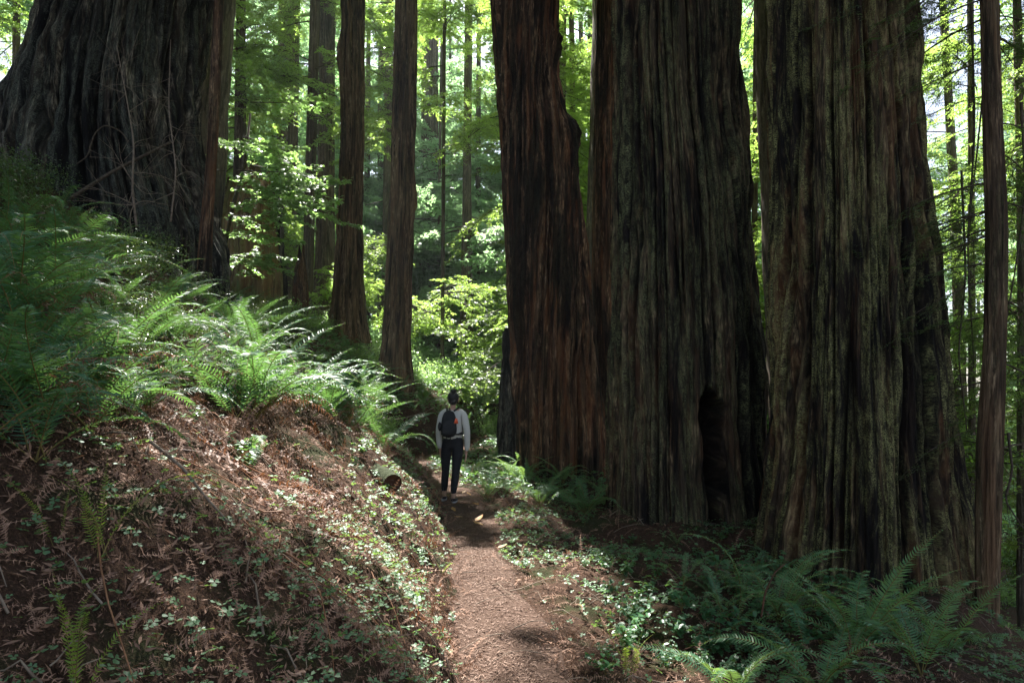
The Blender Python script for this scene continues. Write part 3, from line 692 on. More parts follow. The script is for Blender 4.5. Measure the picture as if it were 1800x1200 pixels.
# ------------------------------------------------------------------ ferns
def frond_mesh(seed, arch=1.2, young=False, light=False, dead=False, npair=42, pl=.105, wid=.0115):
    rng = np.random.default_rng(seed); g = Geo(); k = 14; s = np.linspace(0, 1, k)
    ang = (PI / 2 - .25) - arch * s ** 1.3                       # rises, then arches over
    dx = np.cos(ang) / (k - 1); dz = np.sin(ang) / (k - 1)
    x = np.concatenate([[0], np.cumsum(dx[:-1])]); z = np.concatenate([[0], np.cumsum(dz[:-1])])
    y = .06 * np.sin(s * 2.5) * rng.choice([-1, 1])
    ax = np.stack([x, y, z], -1); tube(g, ax, .0045 * (1 - .75 * s), 4, 0)
    V = []; F4 = []; F3 = []
    for i in range(npair):
        a = .12 + .88 * (i / (npair - 1)) ** .95
        L = pl * (np.interp(a, [.12, .25, .45, .8, 1], [.55, .95, 1, .55, .06])) * rng.uniform(.88, 1.08)
        c = np.array([np.interp(a, s, ax[:, q]) for q in range(3)]); an = np.interp(a, s, ang)
        T = np.array([math.cos(an), 0, math.sin(an)]); N = np.array([-math.sin(an), 0, math.cos(an)])
        for sg in (-1, 1):
            S = np.array([0, sg, 0.])
            fw = rng.normal(.28, .06) + .3 * a; up = rng.normal(.18, .08)
            if dead: up = rng.normal(-.6, .5); fw += rng.normal(0, .4); L *= rng.uniform(.5, 1)
            D = S + T * fw + N * up; D /= np.linalg.norm(D)
            D2 = S + T * (fw + .25) + N * (up - .35 - (.8 if dead else 0)); D2 /= np.linalg.norm(D2)
            w = wid * (1.0 if a < .8 else 1.25 - a) * T; b = len(V)
            tw = N * rng.normal(0, .25) * wid
            m_ = c + D * L * .5
            V += [c - w * .45, c + w * .55, m_ - w * .36 - tw, m_ + w * .42 + tw, m_ + D2 * L * .5]
            F4.append([b, b + 1, b + 3, b + 2]); F3.append([b + 2, b + 3, b + 4])
    g.add(np.array(V), [np.array(F4), np.array(F3)], 1)
    lm = M['fern_lit_tint'] if light else M['fern_young'] if young else M['fern_dead'] if dead else M['fern']
    return g.mesh("frond", [M['fern_stem'], lm], False)
FR = [frond_mesh(400 + i, a) for i, a in enumerate((.9, 1.25, 1.6, 1.9, 2.2))]
FRL = [frond_mesh(430 + i, a, light=True) for i, a in enumerate((.9, 1.25, 1.6, 1.9, 2.2))]
FRY = [frond_mesh(410 + i, a, True, pl=.07, npair=30) for i, a in enumerate((.35, .9, 1.4))]
FRD = [frond_mesh(420 + i, a, dead=True, npair=30, pl=.09) for i, a in enumerate((1.9, 2.4, 2.8))]

def fern(loc, s, n, label, group=None, az0=None, spread=2 * PI, lean=.25, meshes=None, deadn=0, ori=None, name="sword_fern", lo=0):
    t = thing(name, label, "fern", tuple(loc), 0, group); rng = np.random.default_rng(int(abs(loc[0] * 977 + loc[1] * 313)) + n)
    ms = meshes or FR
    a0 = rng.uniform(0, 6) if az0 is None else az0
    for i in range(n):
        az = a0 + (spread * ((i + rng.uniform(-.3, .3)) / n - .5) if spread < 6 else 2 * PI * (i + rng.uniform(-.35, .35)) / n)
        j = int(rng.integers(lo, len(ms))); sc = s * rng.uniform(.7, 1.1)
        link("frond", ms[j], t, (rng.normal(0, .015), rng.normal(0, .015), 0), (rng.normal(0, .18), lean + rng.uniform(-.15, .3), az), (sc,) * 3)
    for i in range(deadn):
        link("dead_frond", FRD[int(rng.integers(3))], t, (0, 0, 0), (rng.normal(0, .3), rng.uniform(.3, .7), rng.normal(0, 1.0)), (s * rng.uniform(.6, .9),) * 3)
    return t
# well visible ferns, from their root in the picture
named = [(445, 735, 1.15, 17, "big sword fern at the top of the dead fronds, sunlit fronds arching both ways"),
         (350, 690, .95, 11, "sword fern just left of the big sunlit one"),
         (590, 735, .95, 14, "sword fern arching over the brown bank right of the big sunlit one"),
         (560, 670, .9, 13, "sword fern behind the one that arches over the brown bank"),
         (150, 690, .9, 9, "long-fronded sword fern whose fronds fall over the dark hollow in the bank"),
         (30, 720, .7, 8, "sword fern at the left picture edge above the shaded litter"),
         (30, 570, .85, 9, "sword fern at the left edge spreading long bluish fronds"),
         (110, 540, .7, 9, "sword fern in front of the leaning broken branch"),
         (110, 420, .8, 7, "sword fern with two long arching fronds before the charred base"),
         (260, 530, .7, 8, "sword fern with raised fronds in the dark middle of the bank"),
         (215, 735, .8, 4, "low fern with one broad bluish frond drooping to the litter"),
         (440, 800, .5, 3, "fern with a single long frond hanging straight down the brown bank"),
         (525, 850, .35, 3, "small fern hanging on the bank with a narrow pale frond"),
         (1030, 905, 1.15, 14, "bright upright fern at the left foot of the hollow redwood"),
         (950, 890, .95, 10, "low fern with a pale frond in front of the leaning redwood"),
         (855, 878, .85, 10, "yellow-green fern right beside the hiker's feet"),
         (1265, 1080, .6, 4, "fern with one tall frond bent over in front of the hollow redwood"),
         (1370, 1090, .95, 9, "fern with wide arching fronds in front of the lichen-crusted redwood"),
         (1510, 1150, .9, 8, "large fern with upright ladder-like fronds below the lichen-crusted redwood"),
         (1660, 1150, .95, 9, "fern beside the thin stringy trunk"),
         (1440, 1230, .85, 9, "fern cut by the lower picture edge with curled over fronds"),
         (1290, 1250, .8, 8, "low arching fern at the lower edge below the hollow redwood"),
         (1200, 1030, .45, 6, "small fern among broad leaves at the foot of the hollow redwood"),
         (1190, 960, .4, 5, "small upright fern close to the hollow")]
for px, py, s, n, lab in named:
    p = on_ground(px, min(py, 1195)) if py <= 1195 else on_ground(px, py)
    lo = 2 if n <= 3 else 0
    az = None; sp = 2 * PI
    if n <= 4 and px < 700: az = -PI / 2 + .4; sp = .6
    fern(p, s, n, lab, None, az, sp, .55 if n <= 3 else .25, FRL if px > 820 else None, deadn=3 if n > 6 and px < 700 else 0, lo=lo)
def fronds(px, py, label, lst):
    t = thing("sword_fern", label, "fern", tuple(on_ground(px, py)))
    for (v_, sc, tl, az, rl) in lst: link("frond", FRL[v_], t, (rl * .01, 0, 0), (rl, tl, az), (sc,) * 3)
fronds(1620, 1190, "low fern with wide drooping fronds at the lower edge, left of the thin stringy trunk", [(2, 1.0, .0, 3.0, .1), (2, .9, .1, 2.5, 0), (1, .9, .1, .2, 0), (3, .9, .1, -2.6, 0), (2, .9, .1, -1.6, 0), (1, .8, 0, 1.4, 0)])
fronds(1500, 1160, "fern with two long upright ladder-like fronds slanting right before the lichen-crusted redwood", [(0, 1.1, .0, .15, .1), (0, 1.0, .3, -.05, -.1), (0, .9, .15, .6, .1), (1, .9, .1, 2.9, 0), (1, .9, .1, 2.4, .2), (2, .9, .2, -1.2, 0), (1, .9, .1, -2.4, .1)])
fronds(1300, 1070, "fern with one tall frond folded over, in front of the hollow", [(4, .95, -.35, 3.0, 0), (2, .6, .1, .4, 0), (1, .5, .2, -.9, 0)])
fronds(1380, 1080, "fern with flat overlapping arching fronds reaching right, between the two massive redwoods", [(2, .85, 0, .1, .1), (3, .8, .05, -.3, 0), (2, .9, .15, .35, -.1), (3, .7, .1, 3.3, 0), (1, .6, .3, -1.4, 0)])
for i, (px, py, sc, n_) in enumerate([(60, 480, .8, 8), (150, 445, .75, 7), (15, 425, .8, 8), (235, 485, .7, 7), (300, 530, .65, 7), (95, 395, .7, 7), (-40, 520, .8, 8), (180, 560, .7, 8), (250, 620, .7, 8), (60, 620, .75, 8), (330, 600, .6, 8)]):
    fern(on_ground(px, py), sc, n_, "arching fern of the bank" + where(px, py), "ferns massed on the bank")
yng = [(1105, 1195, .42, 6, "young yellow-green fern standing upright by the path's right edge"),
       (170, 985, .42, 5, "small yellow-green fern on the shaded litter, lower left"),
       (770, 1010, .2, 3, "tiny bright green fern at the path's left edge"),
       (105, 960, .25, 2, "tiny upright fern left of the small yellow-green one"),
       (130, 1240, .4, 5, "pale young fern at the bottom edge of the brown bank")]
for px, py, s, n, lab in yng:
    fern(on_ground(px, py), s, n, lab, None, None, 2 * PI, -.05, FRY)
rf = np.random.default_rng(8); cnt = 0
def zone(n, fx, fy, s, nf, lab, grp, **kw):
    for i in range(n):
        p = on_ground(rf.uniform(*fx), rf.uniform(*fy))
        if abs(p[0] - path_x(p[1])) < .62 and p[1] < 22: continue
        fern(p, rf.uniform(*s), int(rf.integers(*nf)), lab + where(*project(p)[:2]), grp, **kw)
zone(13, (-60, 300), (670, 820), (.5, .8), (5, 8), "sword fern over shaded litter", "ferns low on the shaded bank")
zone(32, (-60, 520), (430, 690), (.55, .9), (7, 9), "sword fern of the green bank mass", "ferns massed on the bank")
zone(44, (400, 700), (540, 750), (.75, 1.1), (8, 11), "sword fern on the bank crest", "ferns on the bank crest")
zone(60, (590, 910), (630, 800), (.6, 1.0), (8, 12), "dim fern on the mound", "ferns on the mound behind the hiker")
zone(22, (820, 1070), (800, 890), (.5, .85), (7, 10), "low fern on the flat ground", "ferns at the foot of the leaning redwood", meshes=FRL)
zone(5, (1150, 1500), (1000, 1150), (.35, .55), (5, 9), "shaded fern among broad leaves", "shaded ferns before the massive redwoods")

# ------------------------------------------------------------------ herbs with broad leaves
def herb_mesh(seed, n=5):
    rng = np.random.default_rng(seed); g = Geo(); tv = np.array([[0, 0, 0], [.3, .28, .05], [.65, .3, .05], [1, 0, -.06], [.65, -.3, .05], [.3, -.28, .05], [.5, 0, -.02]]) * .075
    tf = [np.array([[0, 6, 1], [1, 6, 2], [2, 6, 3], [3, 6, 4], [4, 6, 5], [5, 6, 0]])]
    for i in range(n):
        q = np.linspace(0, 1, 6)[:, None]; az = rng.uniform(0, 6.28); h = rng.uniform(.18, .38); lean_ = rng.uniform(.1, .3)
        pts = np.concatenate([np.cos(az) * lean_ * q ** 1.5, np.sin(az) * lean_ * q ** 1.5, h * q], 1); tube(g, pts, .003, 4, 0)
        c = pts[2:]; c = np.concatenate([c, (c[1:] + c[:-1]) / 2]); c = np.concatenate([c, c]); m = len(c)
        scatter(g, tv, tf, eul(rng.normal(0, .3, m), rng.normal(.1, .3, m), rng.uniform(0, 6.28, m)) * rng.uniform(.6, 1.3, m)[:, None, None], c, 1)
    return g.mesh("foliage", [M['fern_stem'], M['herb']], False)
HERB = [herb_mesh(700 + i) for i in range(4)]
def herb(p, s, lab, grp):
    t = thing("herb", lab, "plant", tuple(p), random.uniform(0, 6), grp); link("foliage", random.choice(HERB), t, (0, 0, 0), (0, 0, 0), (s, s, s))
for i in range(90):
    p = on_ground(rf.uniform(1060, 1640), rf.uniform(950, 1195)); herb(p, rf.uniform(.35, .7), "shaded broad-leaved herb" + where(*project(p)[:2]), "herbs before the massive redwoods")
for px, py, s in [(425, 810, .7), (435, 835, .6), (455, 800, .5), (250, 700, .7), (210, 730, .7), (280, 660, .6), (700, 780, .8), (680, 760, .8), (720, 800, .6), (640, 800, .5), (760, 900, .5), (745, 915, .5), (330, 750, .5)]:
    herb(on_ground(px, py), s * .8, "small broad-leaved plant on the brown bank", "small plants on the brown bank")
for i in range(30):
    p = on_ground(rf.uniform(880, 1080), rf.uniform(900, 1010)); herb(p, rf.uniform(.2, .4), "low leafy plant right of the path", "low plants right of the path")

# ------------------------------------------------------------------ ground cover (uncountable)
def field(n, fx, fy, seed, pathclear=.0, dens=None, ymax=16):
    """n points spread over the ground, even in the picture: pixel-area sampling of world points"""
    rng = np.random.default_rng(seed); out = []
    y = 1.3 + (ymax - 1.3) * rng.random(n * 6) ** 1.6; x = rng.uniform(-9.5, 6, n * 6)
    d = x - path_x(y); keep = (np.abs(d) > path_w(y) * pathclear)
    z = ground_h(x, y); px, py, f = project(np.stack([x, y, z], -1))
    keep &= (px > -80) & (px < 1880) & (py < 1280) & (py > 380)
    if dens is not None: keep &= rng.random(len(x)) < dens(x, y, px, py, d)
    idx = np.nonzero(keep)[0][:n]
    return x[idx], y[idx], z[idx], rng
def along_slope(x, y, rng, tilt=.35):
    """matrices whose local z is the ground normal, x turned freely"""
    N = normal_at(x, y); a = rng.uniform(0, 2 * PI, len(x))
    T = np.stack([np.cos(a), np.sin(a), np.zeros_like(a)], -1); T -= (T * N).sum(-1, keepdims=True) * N
    T /= np.linalg.norm(T, axis=-1, keepdims=True); B = np.cross(N, T)
    Rm = np.stack([T, B, N], -1)
    n = len(x); return Rm @ eul(rng.normal(0, tilt, n), rng.normal(0, tilt, n), np.zeros(n))
# redwood sorrel
a3 = []; f3 = []
for k in range(3):
    a = k * 2 * PI / 3; c, s_ = math.cos(a), math.sin(a); hv = np.array([[.04, 0, 0], [.55, .46, .10], [.95, .38, .02], [.80, 0, -.10], [.95, -.38, .02], [.55, -.46, .10]])
    Rk = np.array([[c, -s_, 0], [s_, c, 0], [0, 0, 1]]); b = len(a3) * 6; a3.append(hv @ Rk.T); f3 += [[b, b + 1, b + 2, b + 3], [b, b + 3, b + 4, b + 5]]
SV_ = np.concatenate(a3); SF = [np.array(f3)]
def sorrel_dens(x, y, px, py, d):
    patch = vnoise(x * 1.3 + 40, y * 1.3 + 40, 21); base = np.where(d > 0, (.62 + .38 * sstep(d, 1.2, 2.)) * sstep(patch, .35 - .3 * sstep(d, 1.2, 2.), .58), (.2 + .25 * (y < 3.4)) * sstep(patch, .42, .64))
    lip = np.exp(-((-d - .75) / .35) ** 2) * (d < 0)                       # thick on the bank's lip along the path
    return np.clip(base + lip * .95, 0.03, 1) * np.where((d < 0) & (py < 640), .3, 1)
x, y, z, r_ = field(19000, None, None, 31, .85, sorrel_dens)
g = Geo(); n = len(x); Mx = along_slope(x, y, r_, .3)
flat = eul(r_.normal(0, .3, n), r_.normal(0, .3, n), r_.uniform(0, 6.28, n)); sc = r_.uniform(.015, .034, n) * np.interp(y, [1.5, 4.5], [.62, 1])
scatter(g, SV_, SF, flat * sc[:, None, None], np.stack([x, y, z + r_.uniform(.025, .09, n)], -1))
tag(link("sorrel_ground_cover", g.mesh("sorrel", [M['sorrel']], False)), "clover-like redwood sorrel carpeting the bank and path edges", "ground cover", kind="stuff")
rng = np.random.default_rng(36); n = 16000
y = rng.uniform(11, 34, n); px_ = rng.uniform(520, 1090, n); x = (px_ - 900) / 1200 * y; z = ground_h(x, y)
kp = np.abs(x - path_x(y)) > path_w(y) * .9; x, y, z = x[kp], y[kp], z[kp]; n = len(x)
g = Geo(); scatter(g, SV_, SF, eul(rng.normal(0, .4, n), rng.normal(0, .4, n), rng.uniform(0, 6.28, n)) * (rng.uniform(.03, .06, n) * (.6 + y / 30))[:, None, None], np.stack([x, y, z + rng.uniform(.03, .22, n)], -1))
tag(link("leafy_ground_cover", g.mesh("ground_cover", [M['herb']], False)), "low leafy ground cover on the mound and hollow behind the hiker", "ground cover", kind="stuff")
# redwood twigs and needles
def twig_tmpl(seed, L=.16, n=13):
    rng = np.random.default_rng(seed); V = []; F = []
    q = np.linspace(0, 1, n); cx_ = q * L; cy2 = .02 * np.sin(q * 3 + rng.random() * 6); cz = .03 * np.sin(q * PI) * rng.uniform(.3, 1)
    for i in range(n - 1):
        b = len(V); V += [[cx_[i], cy2[i] - .0022, cz[i]], [cx_[i + 1], cy2[i + 1], cz[i + 1]], [cx_[i], cy2[i] + .0022, cz[i] + .001]]; F.append([b, b + 1, b + 2])
        for sg in (-1, 1):
            b = len(V); l = rng.uniform(.014, .026) * math.sin(.4 + 2.6 * q[i]); dz = rng.normal(-.002, .007)
            V += [[cx_[i] - .002, cy2[i], cz[i]], [cx_[i] + .0035, cy2[i], cz[i]], [cx_[i] + rng.uniform(.0, .012), cy2[i] + sg * l, cz[i] + dz]]; F.append([b, b + 1, b + 2])
    return np.array(V), [np.array(F)]
g = Geo(); tv, tf = twig_tmpl(806, .2); rng = np.random.default_rng(49); n = 3200
y = rng.uniform(12, 28, n); x = (rng.uniform(480, 1090, n) - 900) / 1200 * y
scatter(g, tv, tf, eul(rng.normal(0, .4, n), rng.normal(0, .4, n), rng.uniform(0, 6.28, n)) * rng.uniform(1, 2, n)[:, None, None], np.stack([x, y, ground_h(x, y) + .02], -1))
def lit_dens(x, y, px, py, d): return (1 + 1.2 * (y < 4.5)) * .5 * (.3 + .7 * sstep(vnoise(x * 1.9 + 30, y * 1.9 + 30, 23), .3, .6)) * np.where(d < 0, 1.0, .5 - .32 * sstep(d, 1.0, 1.8)) * np.where(py < 620, .25, 1)
for k in range(4):
    tv, tf = twig_tmpl(800 + k, [.1, .16, .22, .13][k])
    x, y, z, r_ = field(4100, None, None, 40 + k, .7, lit_dens, 15); n = len(x)
    scatter(g, tv, tf, along_slope(x, y, r_, .5) * (r_.uniform(.5, 1.5, n) * np.interp(y, [1.5, 4.5], [.5, 1]))[:, None, None], np.stack([x, y, z + r_.uniform(.0, .035, n)], -1))
tag(link("twig_litter", g.mesh("twig_litter", [M['duff']], False)), "fallen brown redwood twigs and needles covering the bank", "litter", kind="stuff")
# path litter
g = Geo(); rng = np.random.default_rng(51); n = 26000
y = 1.5 + 15 * rng.random(n) ** 1.7; w = path_w(y); x = path_x(y) + w * np.clip(rng.normal(0, .62, n), -1.5, 1.5); z = ground_h(x, y) + .006
tv, tf = leaf_tmpl(.028, .006)
scatter(g, tv, tf, eul(rng.normal(0, .35, n), rng.normal(0, .25, n), rng.uniform(0, 6.28, n)) * rng.uniform(.4, 1.5, n)[:, None, None], np.stack([x, y, z + rng.uniform(0, .006, n)], -1))
tag(link("needle_litter", g.mesh("needle_litter", [M['chip']], False)), "reddish needles and bark chips strewn on the footpath", "litter", kind="stuff")
g = Geo(); tv, tf = leaf_tmpl(.034, .007)
x, y, z, r_ = field(34000, None, None, 97, .8, lambda x, y, px, py, d: (.35 + .65 * (y < 5)) * np.where(d < 0, 1., .4), 13); n = len(x)
scatter(g, tv, tf, along_slope(x, y, r_, .6) * r_.uniform(.4, 1.6, n)[:, None, None], np.stack([x, y, z + r_.uniform(0, .02, n)], -1))
tag(link("duff_litter", g.mesh("duff_litter", [M['duff']], False)), "matted brown needles and shreds of bark lying over the bank", "litter", kind="stuff")
# dead fern fronds hanging down the bank
def dead_tmpl(seed, L=.6, n=24):
    rng = np.random.default_rng(seed); V = []; F3 = []; q = np.linspace(0, 1, n)
    cx_ = q * L; cy2 = .05 * np.sin(q * 2.5 + rng.random() * 6) * L; cz = .10 * L * np.sin(q * PI)
    for i in range(n - 1):
        b = len(V); V += [[cx_[i], cy2[i] - .003, cz[i]], [cx_[i + 1], cy2[i + 1] - .002, cz[i + 1]], [cx_[i + 1], cy2[i + 1] + .002, cz[i + 1]], [cx_[i], cy2[i] + .003, cz[i]]]
        F3 += [[b, b + 1, b + 2], [b, b + 2, b + 3]]
        if q[i] < .15: continue
        for sg in (-1, 1):
            b = len(V); l = .055 * math.sin(.5 + 2.4 * q[i]) * rng.uniform(.4, 1.1); fw = rng.uniform(-.01, .02); dz = rng.normal(0, .015)
            V += [[cx_[i] - .006, cy2[i], cz[i]], [cx_[i] + .006, cy2[i], cz[i]], [cx_[i] + fw + .004, cy2[i] + sg * l * .6, cz[i] + dz], [cx_[i] + fw - .006, cy2[i] + sg * l, cz[i] + dz - .01 * rng.random()]]
            F3 += [[b, b + 1, b + 2], [b, b + 2, b + 3]]
    return np.array(V), [np.array(F3)]
g = Geo()
def dead_dens(x, y, px, py, d):
    k = np.exp(-(((px - 330) / 330) ** 2 + ((py - 830) / 260) ** 2)); return (.15 + .85 * sstep(vnoise(x * 1.6 + 70, y * 1.6 + 70, 24), .38, .6)) * np.where(d < -.5, .15 + .85 * k, .04) * np.where(py < 560, .2, 1) * (.25 + .75 * sstep(y, 2.2, 4.5))
for k in range(4):
    tv, tf = dead_tmpl(820 + k, [.34, .45, .55, .28][k])
    x, y, z, r_ = field(420, None, None, 60 + k, 1.3, dead_dens); n = len(x); N = normal_at(x, y)
    down = np.arctan2(N[:, 1], N[:, 0]) + r_.normal(0, .75, n)
    T = np.stack([np.cos(down), np.sin(down), np.zeros(n)], -1); T -= (T * N).sum(-1, keepdims=True) * N; T /= np.linalg.norm(T, axis=-1, keepdims=True)
    Rm = np.stack([T, np.cross(N, T), N], -1) @ eul(r_.normal(0, .5, n), r_.normal(0, .12, n), np.zeros(n))
    scatter(g, tv, tf, Rm * (r_.uniform(.5, 1.1, n) * np.interp(y, [2, 5], [.55, 1]))[:, None, None], np.stack([x, y, z + r_.uniform(.005, .07, n)], -1))
tag(link("dead_frond_litter", g.mesh("dead_frond_litter", [M['fern_dead']], False)), "curled dead brown fern fronds hanging down the bank", "litter", kind="stuff")
# long bare fern stalks lying downhill
g = Geo(); x, y, z, r_ = field(420, None, None, 91, 1.2, dead_dens, 10); N = normal_at(x, y)
for k in range(len(x)):
    az = math.atan2(N[k, 1], N[k, 0]) + r_.normal(0, .55); L = r_.uniform(.3, .9); q = np.linspace(0, 1, 8); cv = r_.normal(0, .12)
    a_ = x[k] + np.cos(az + cv * q * 3) * L * q; b_ = y[k] + np.sin(az + cv * q * 3) * L * q
    tube(g, np.stack([a_, b_, ground_h(a_, b_) + .03 + .05 * np.sin(q * 3)], -1), r_.uniform(.0022, .0042) * np.linspace(1, .4, 8), 4)
tag(link("stalk_litter", g.mesh("stalk_litter", [M['rust']])), "long rust-brown fern stalks lying down the bank", "litter", kind="stuff")
# loose sticks
g = Geo(); rng = np.random.default_rng(71)
x, y, z, r_ = field(800, None, None, 72, .2, None, 12)
for a, b, c in zip(x, y, z):
    L = r_.uniform(.08, .5) * min(1, b / 4); az = r_.uniform(0, 6.28); q = np.linspace(-.5, .5, 5)
    px_ = a + math.cos(az) * L * q; py_ = b + math.sin(az) * L * q; pz = ground_h(px_, py_) + .02 + .03 * np.sin((q + .5) * 3)
    tube(g, np.stack([px_, py_, pz], -1) + r_.normal(0, .008, (5, 3)), r_.uniform(.0015, .006) * np.linspace(1, .4, 5), 4)
tag(link("stick_litter", g.mesh("stick_litter", [M['dead_twig']], False)), "thin bare sticks lying across the forest floor", "litter", kind="stuff")

# ------------------------------------------------------------------ branches, logs, fallen leaves
def branch(name, label, pts, rad, matk='dead_twig', cat="branch", n=7, twigs=0, seed=1, tl=.5, group=None):
    pts = np.array(pts, float); o = pts[0].copy(); q = np.linspace(0, 1, len(pts)); qq = np.linspace(0, 1, 22)
    P = np.stack([np.interp(qq, q, pts[:, i]) for i in range(3)], -1)
    for _ in range(2): P[1:-1] = (P[:-2] + 2 * P[1:-1] + P[2:]) / 4
    R_ = np.interp(qq, [0, 1], rad); g = Geo(); tube(g, P - o, R_, n, 0, True); rng = np.random.default_rng(seed)
    t = thing(name, label, cat, tuple(o), 0, group); link("stem", g.mesh("stem", [M[matk]]), t)
    for i in range(twigs):
        g = Geo(); k = int(rng.integers(3, 21)); d = rand_unit(1, rng)[0]; d[1] *= .5; s_ = np.linspace(0, 1, 7)[:, None]; L = tl * rng.uniform(.4, 1)
        tube(g, s_ * d * L + np.sin(s_ * 4) * rng.normal(0, .04, 3), R_[k] * .5 * (1 - .8 * s_[:, 0]), 4)
        for j in range(3):
            b = s_[2 + j] * d * L; d2 = d + rng.normal(0, .6, 3); tube(g, b + s_[:4] * d2 * L * .6, R_[k] * .25 * (1 - s_[:4, 0]), 3)
        link("twig", g.mesh("twig", [M[matk]]), t, P[k] - o)
    return t
Yb = 10.3
branch("fallen_branch", "straight pale pole leaning in front of the huge charred base", [at(122, 350, 10.0), at(200, 300, 10.2), at(300, 250, 10.6)], [.03, .022], 'twig')
branch("fallen_branch", "curved pale branch hooking over in front of the charred base", [at(135, 288, 10.2), at(155, 275, 10.2), at(165, 235, 10.2), at(185, 218, 10.2), at(215, 232, 10.3), at(225, 250, 10.3)], [.009, .012], 'twig')
branch("dead_sapling", "leafless twiggy sapling standing before the huge charred redwood", [at(240, 400, 9.9), at(232, 330, 9.9), at(236, 250, 9.9), at(222, 170, 9.9), at(205, 80, 9.9)], [.02, .006], twigs=26, seed=3, tl=1.1)
branch("dead_sapling", "second twiggy grey sapling closer to the slender trunk", [at(300, 390, 10.2), at(310, 300, 10.2), at(296, 190, 10.2), at(300, 70, 10.2)], [.015, .005], twigs=20, seed=5, tl=.9)
branch("broken_branch", "mossy broken branch leaning among the ferns on the bank", [at(98, 432, 6.6), at(118, 480, 6.4), at(132, 520, 6.2), at(138, 565, 6.1)], [.045, .05], 'dead_twig')
branch("fallen_stick", "arched reddish stick rising from the shaded ferns", [at(1338, 1085, 4.3), at(1345, 1040, 4.4), at(1362, 1005, 4.5), at(1380, 990, 4.6)], [.006, .004], 'rot')
branch("fallen_stick", "long thin stick lying low at the lower right", [on_ground(1130, 1160) + [0, 0, .05], on_ground(1200, 1162) + [0, 0, .07], on_ground(1280, 1128) + [0, 0, .06]], [.006, .004], 'rot')
branch("fallen_branch", "pale bare branch lying on the dark mound left of the hiker", [at(652, 735, 12.8), at(700, 737, 12.6), at(745, 725, 12.5), at(765, 715, 12.4)], [.012, .006])
branch("fallen_branch", "long grey stem curving down the litter near the middle of the bank", [on_ground(262, 815) + [0, 0, .08], on_ground(320, 860) + [0, 0, .08], on_ground(360, 900) + [0, 0, .05], on_ground(400, 940) + [0, 0, .04]], [.007, .004])
for i, (px, x2, y0, y1, Yv) in enumerate([(1706, 1712, -40, 640, 7.4), (1722, 1700, -40, 420, 7.6), (1795, 1770, 180, 560, 7.0), (1772, 1800, 760, 930, 7.0), (1690, 1700, 300, 760, 8.2)]):
    branch("hanging_vine", ["bare vine hanging just left of the thin stringy trunk", "shorter bare vine hanging near the thin stringy trunk's top", "bare drooping stem at the right picture edge",
           "bare stem arching beside the lower part of the thin stringy trunk", "faint vine hanging beyond the lichen-crusted redwood's edge"][i],
           [at(px, y0, Yv), at(px + 8, y0 * .6 + y1 * .4, Yv), at(px - 6, y0 * .3 + y1 * .7, Yv), at(x2, y1, Yv)], [.014, .006], 'twig', "vine", twigs=8, seed=20 + i, tl=.5)

# log in the bank beside the path
lg = thing("log", "moss-topped rotten log end sticking out of the bank above the path", "log", tuple(on_ground(690, 880)))
lo_ = np.array(lg.location); p1 = at(690, 850, lo_[1] + .1); p0 = at(575, 775, lo_[1] + 1.5)
th = np.linspace(0, 2 * PI, 25)[:-1]; q = np.linspace(0, 1, 30)
ax = p0 + (p1 - p0) * q[:, None]; dr = (p1 - p0) / np.linalg.norm(p1 - p0); sd = np.cross(dr, [0, 0, 1]); sd /= np.linalg.norm(sd); up = np.cross(sd, dr)
rr_ = .088 * (1 + .25 * (vnoise(np.tile(np.arange(24) / 3, (30, 1)), q[:, None] * 9 + np.zeros((30, 24)), 77, 8) - .5))
VV = ax[:, None] + rr_[..., None] * (np.cos(th)[None, :, None] * sd + np.sin(th)[None, :, None] * up)
i = np.arange(29)[:, None] * 24; j = np.arange(24)[None]; ff = np.stack([i + j, i + (j + 1) % 24, i + 24 + (j + 1) % 24, i + 24 + j], -1).reshape(-1, 4)
top = (np.sin(th[(ff[:, 0] % 24)]) > .1)
g = Geo(); g.add(VV.reshape(-1, 3) - lo_, [ff]); g.m[0][:] = np.where(top, 1, 0)
link("wood", g.mesh("log_wood", [M['rot'], M['moss']]), lg)
g = Geo(); rc = VV[-1] - lo_; cc = rc.mean(0); g.add(np.concatenate([rc, (rc * .6 + cc * .4) - dr * .05, [cc - dr * .07]]),
      [np.array([[k, (k + 1) % 24, 24 + (k + 1) % 24, 24 + k] for k in range(24)]), np.array([[24 + k, 24 + (k + 1) % 24, 48] for k in range(24)])])
link("cut_end", g.mesh("cut_end", [M['rot']]), lg)

# large tan leaves on the path by the hiker
tv = np.array([[0, 0, 0], [.3, .22, .06], [.6, .25, .02], [1, .03, .08], [.6, -.2, .05], [.3, -.2, .0], [.5, 0, -.04]]); tf = np.array([[0, 6, 1], [1, 6, 2], [2, 6, 3], [3, 6, 4], [4, 6, 5], [5, 6, 0]])
g = Geo(); g.add(tv * .16, tf); LM = g.mesh("fallen_leaf", [M['tan_leaf']], False)
for px, py, rz, s in [(835, 918, 1, 1.2), (850, 925, 2.6, 1.0), (862, 860, .4, .9), (800, 900, 2, .8), (770, 905, 5, .7), (842, 888, 4, 1), (815, 910, 3.3, .8), (760, 868, 1.5, .8), (848, 868, 5.5, 1), (745, 862, .9, .9),
                      (828, 872, 2.2, .8), (874, 965, .3, .7), (790, 872, 4.4, .7), (756, 880, 3, .8), (812, 868, 1, .7)]:
    p = on_ground(px, py); tag(link("fallen_leaf", LM, None, (p[0], p[1], p[2] + .015), (random.uniform(-.2, .2), random.uniform(-.3, .1), rz), (s, s, s)), "large curled tan leaf lying on the path near the hiker's feet", "leaf", "tan leaves by the hiker")

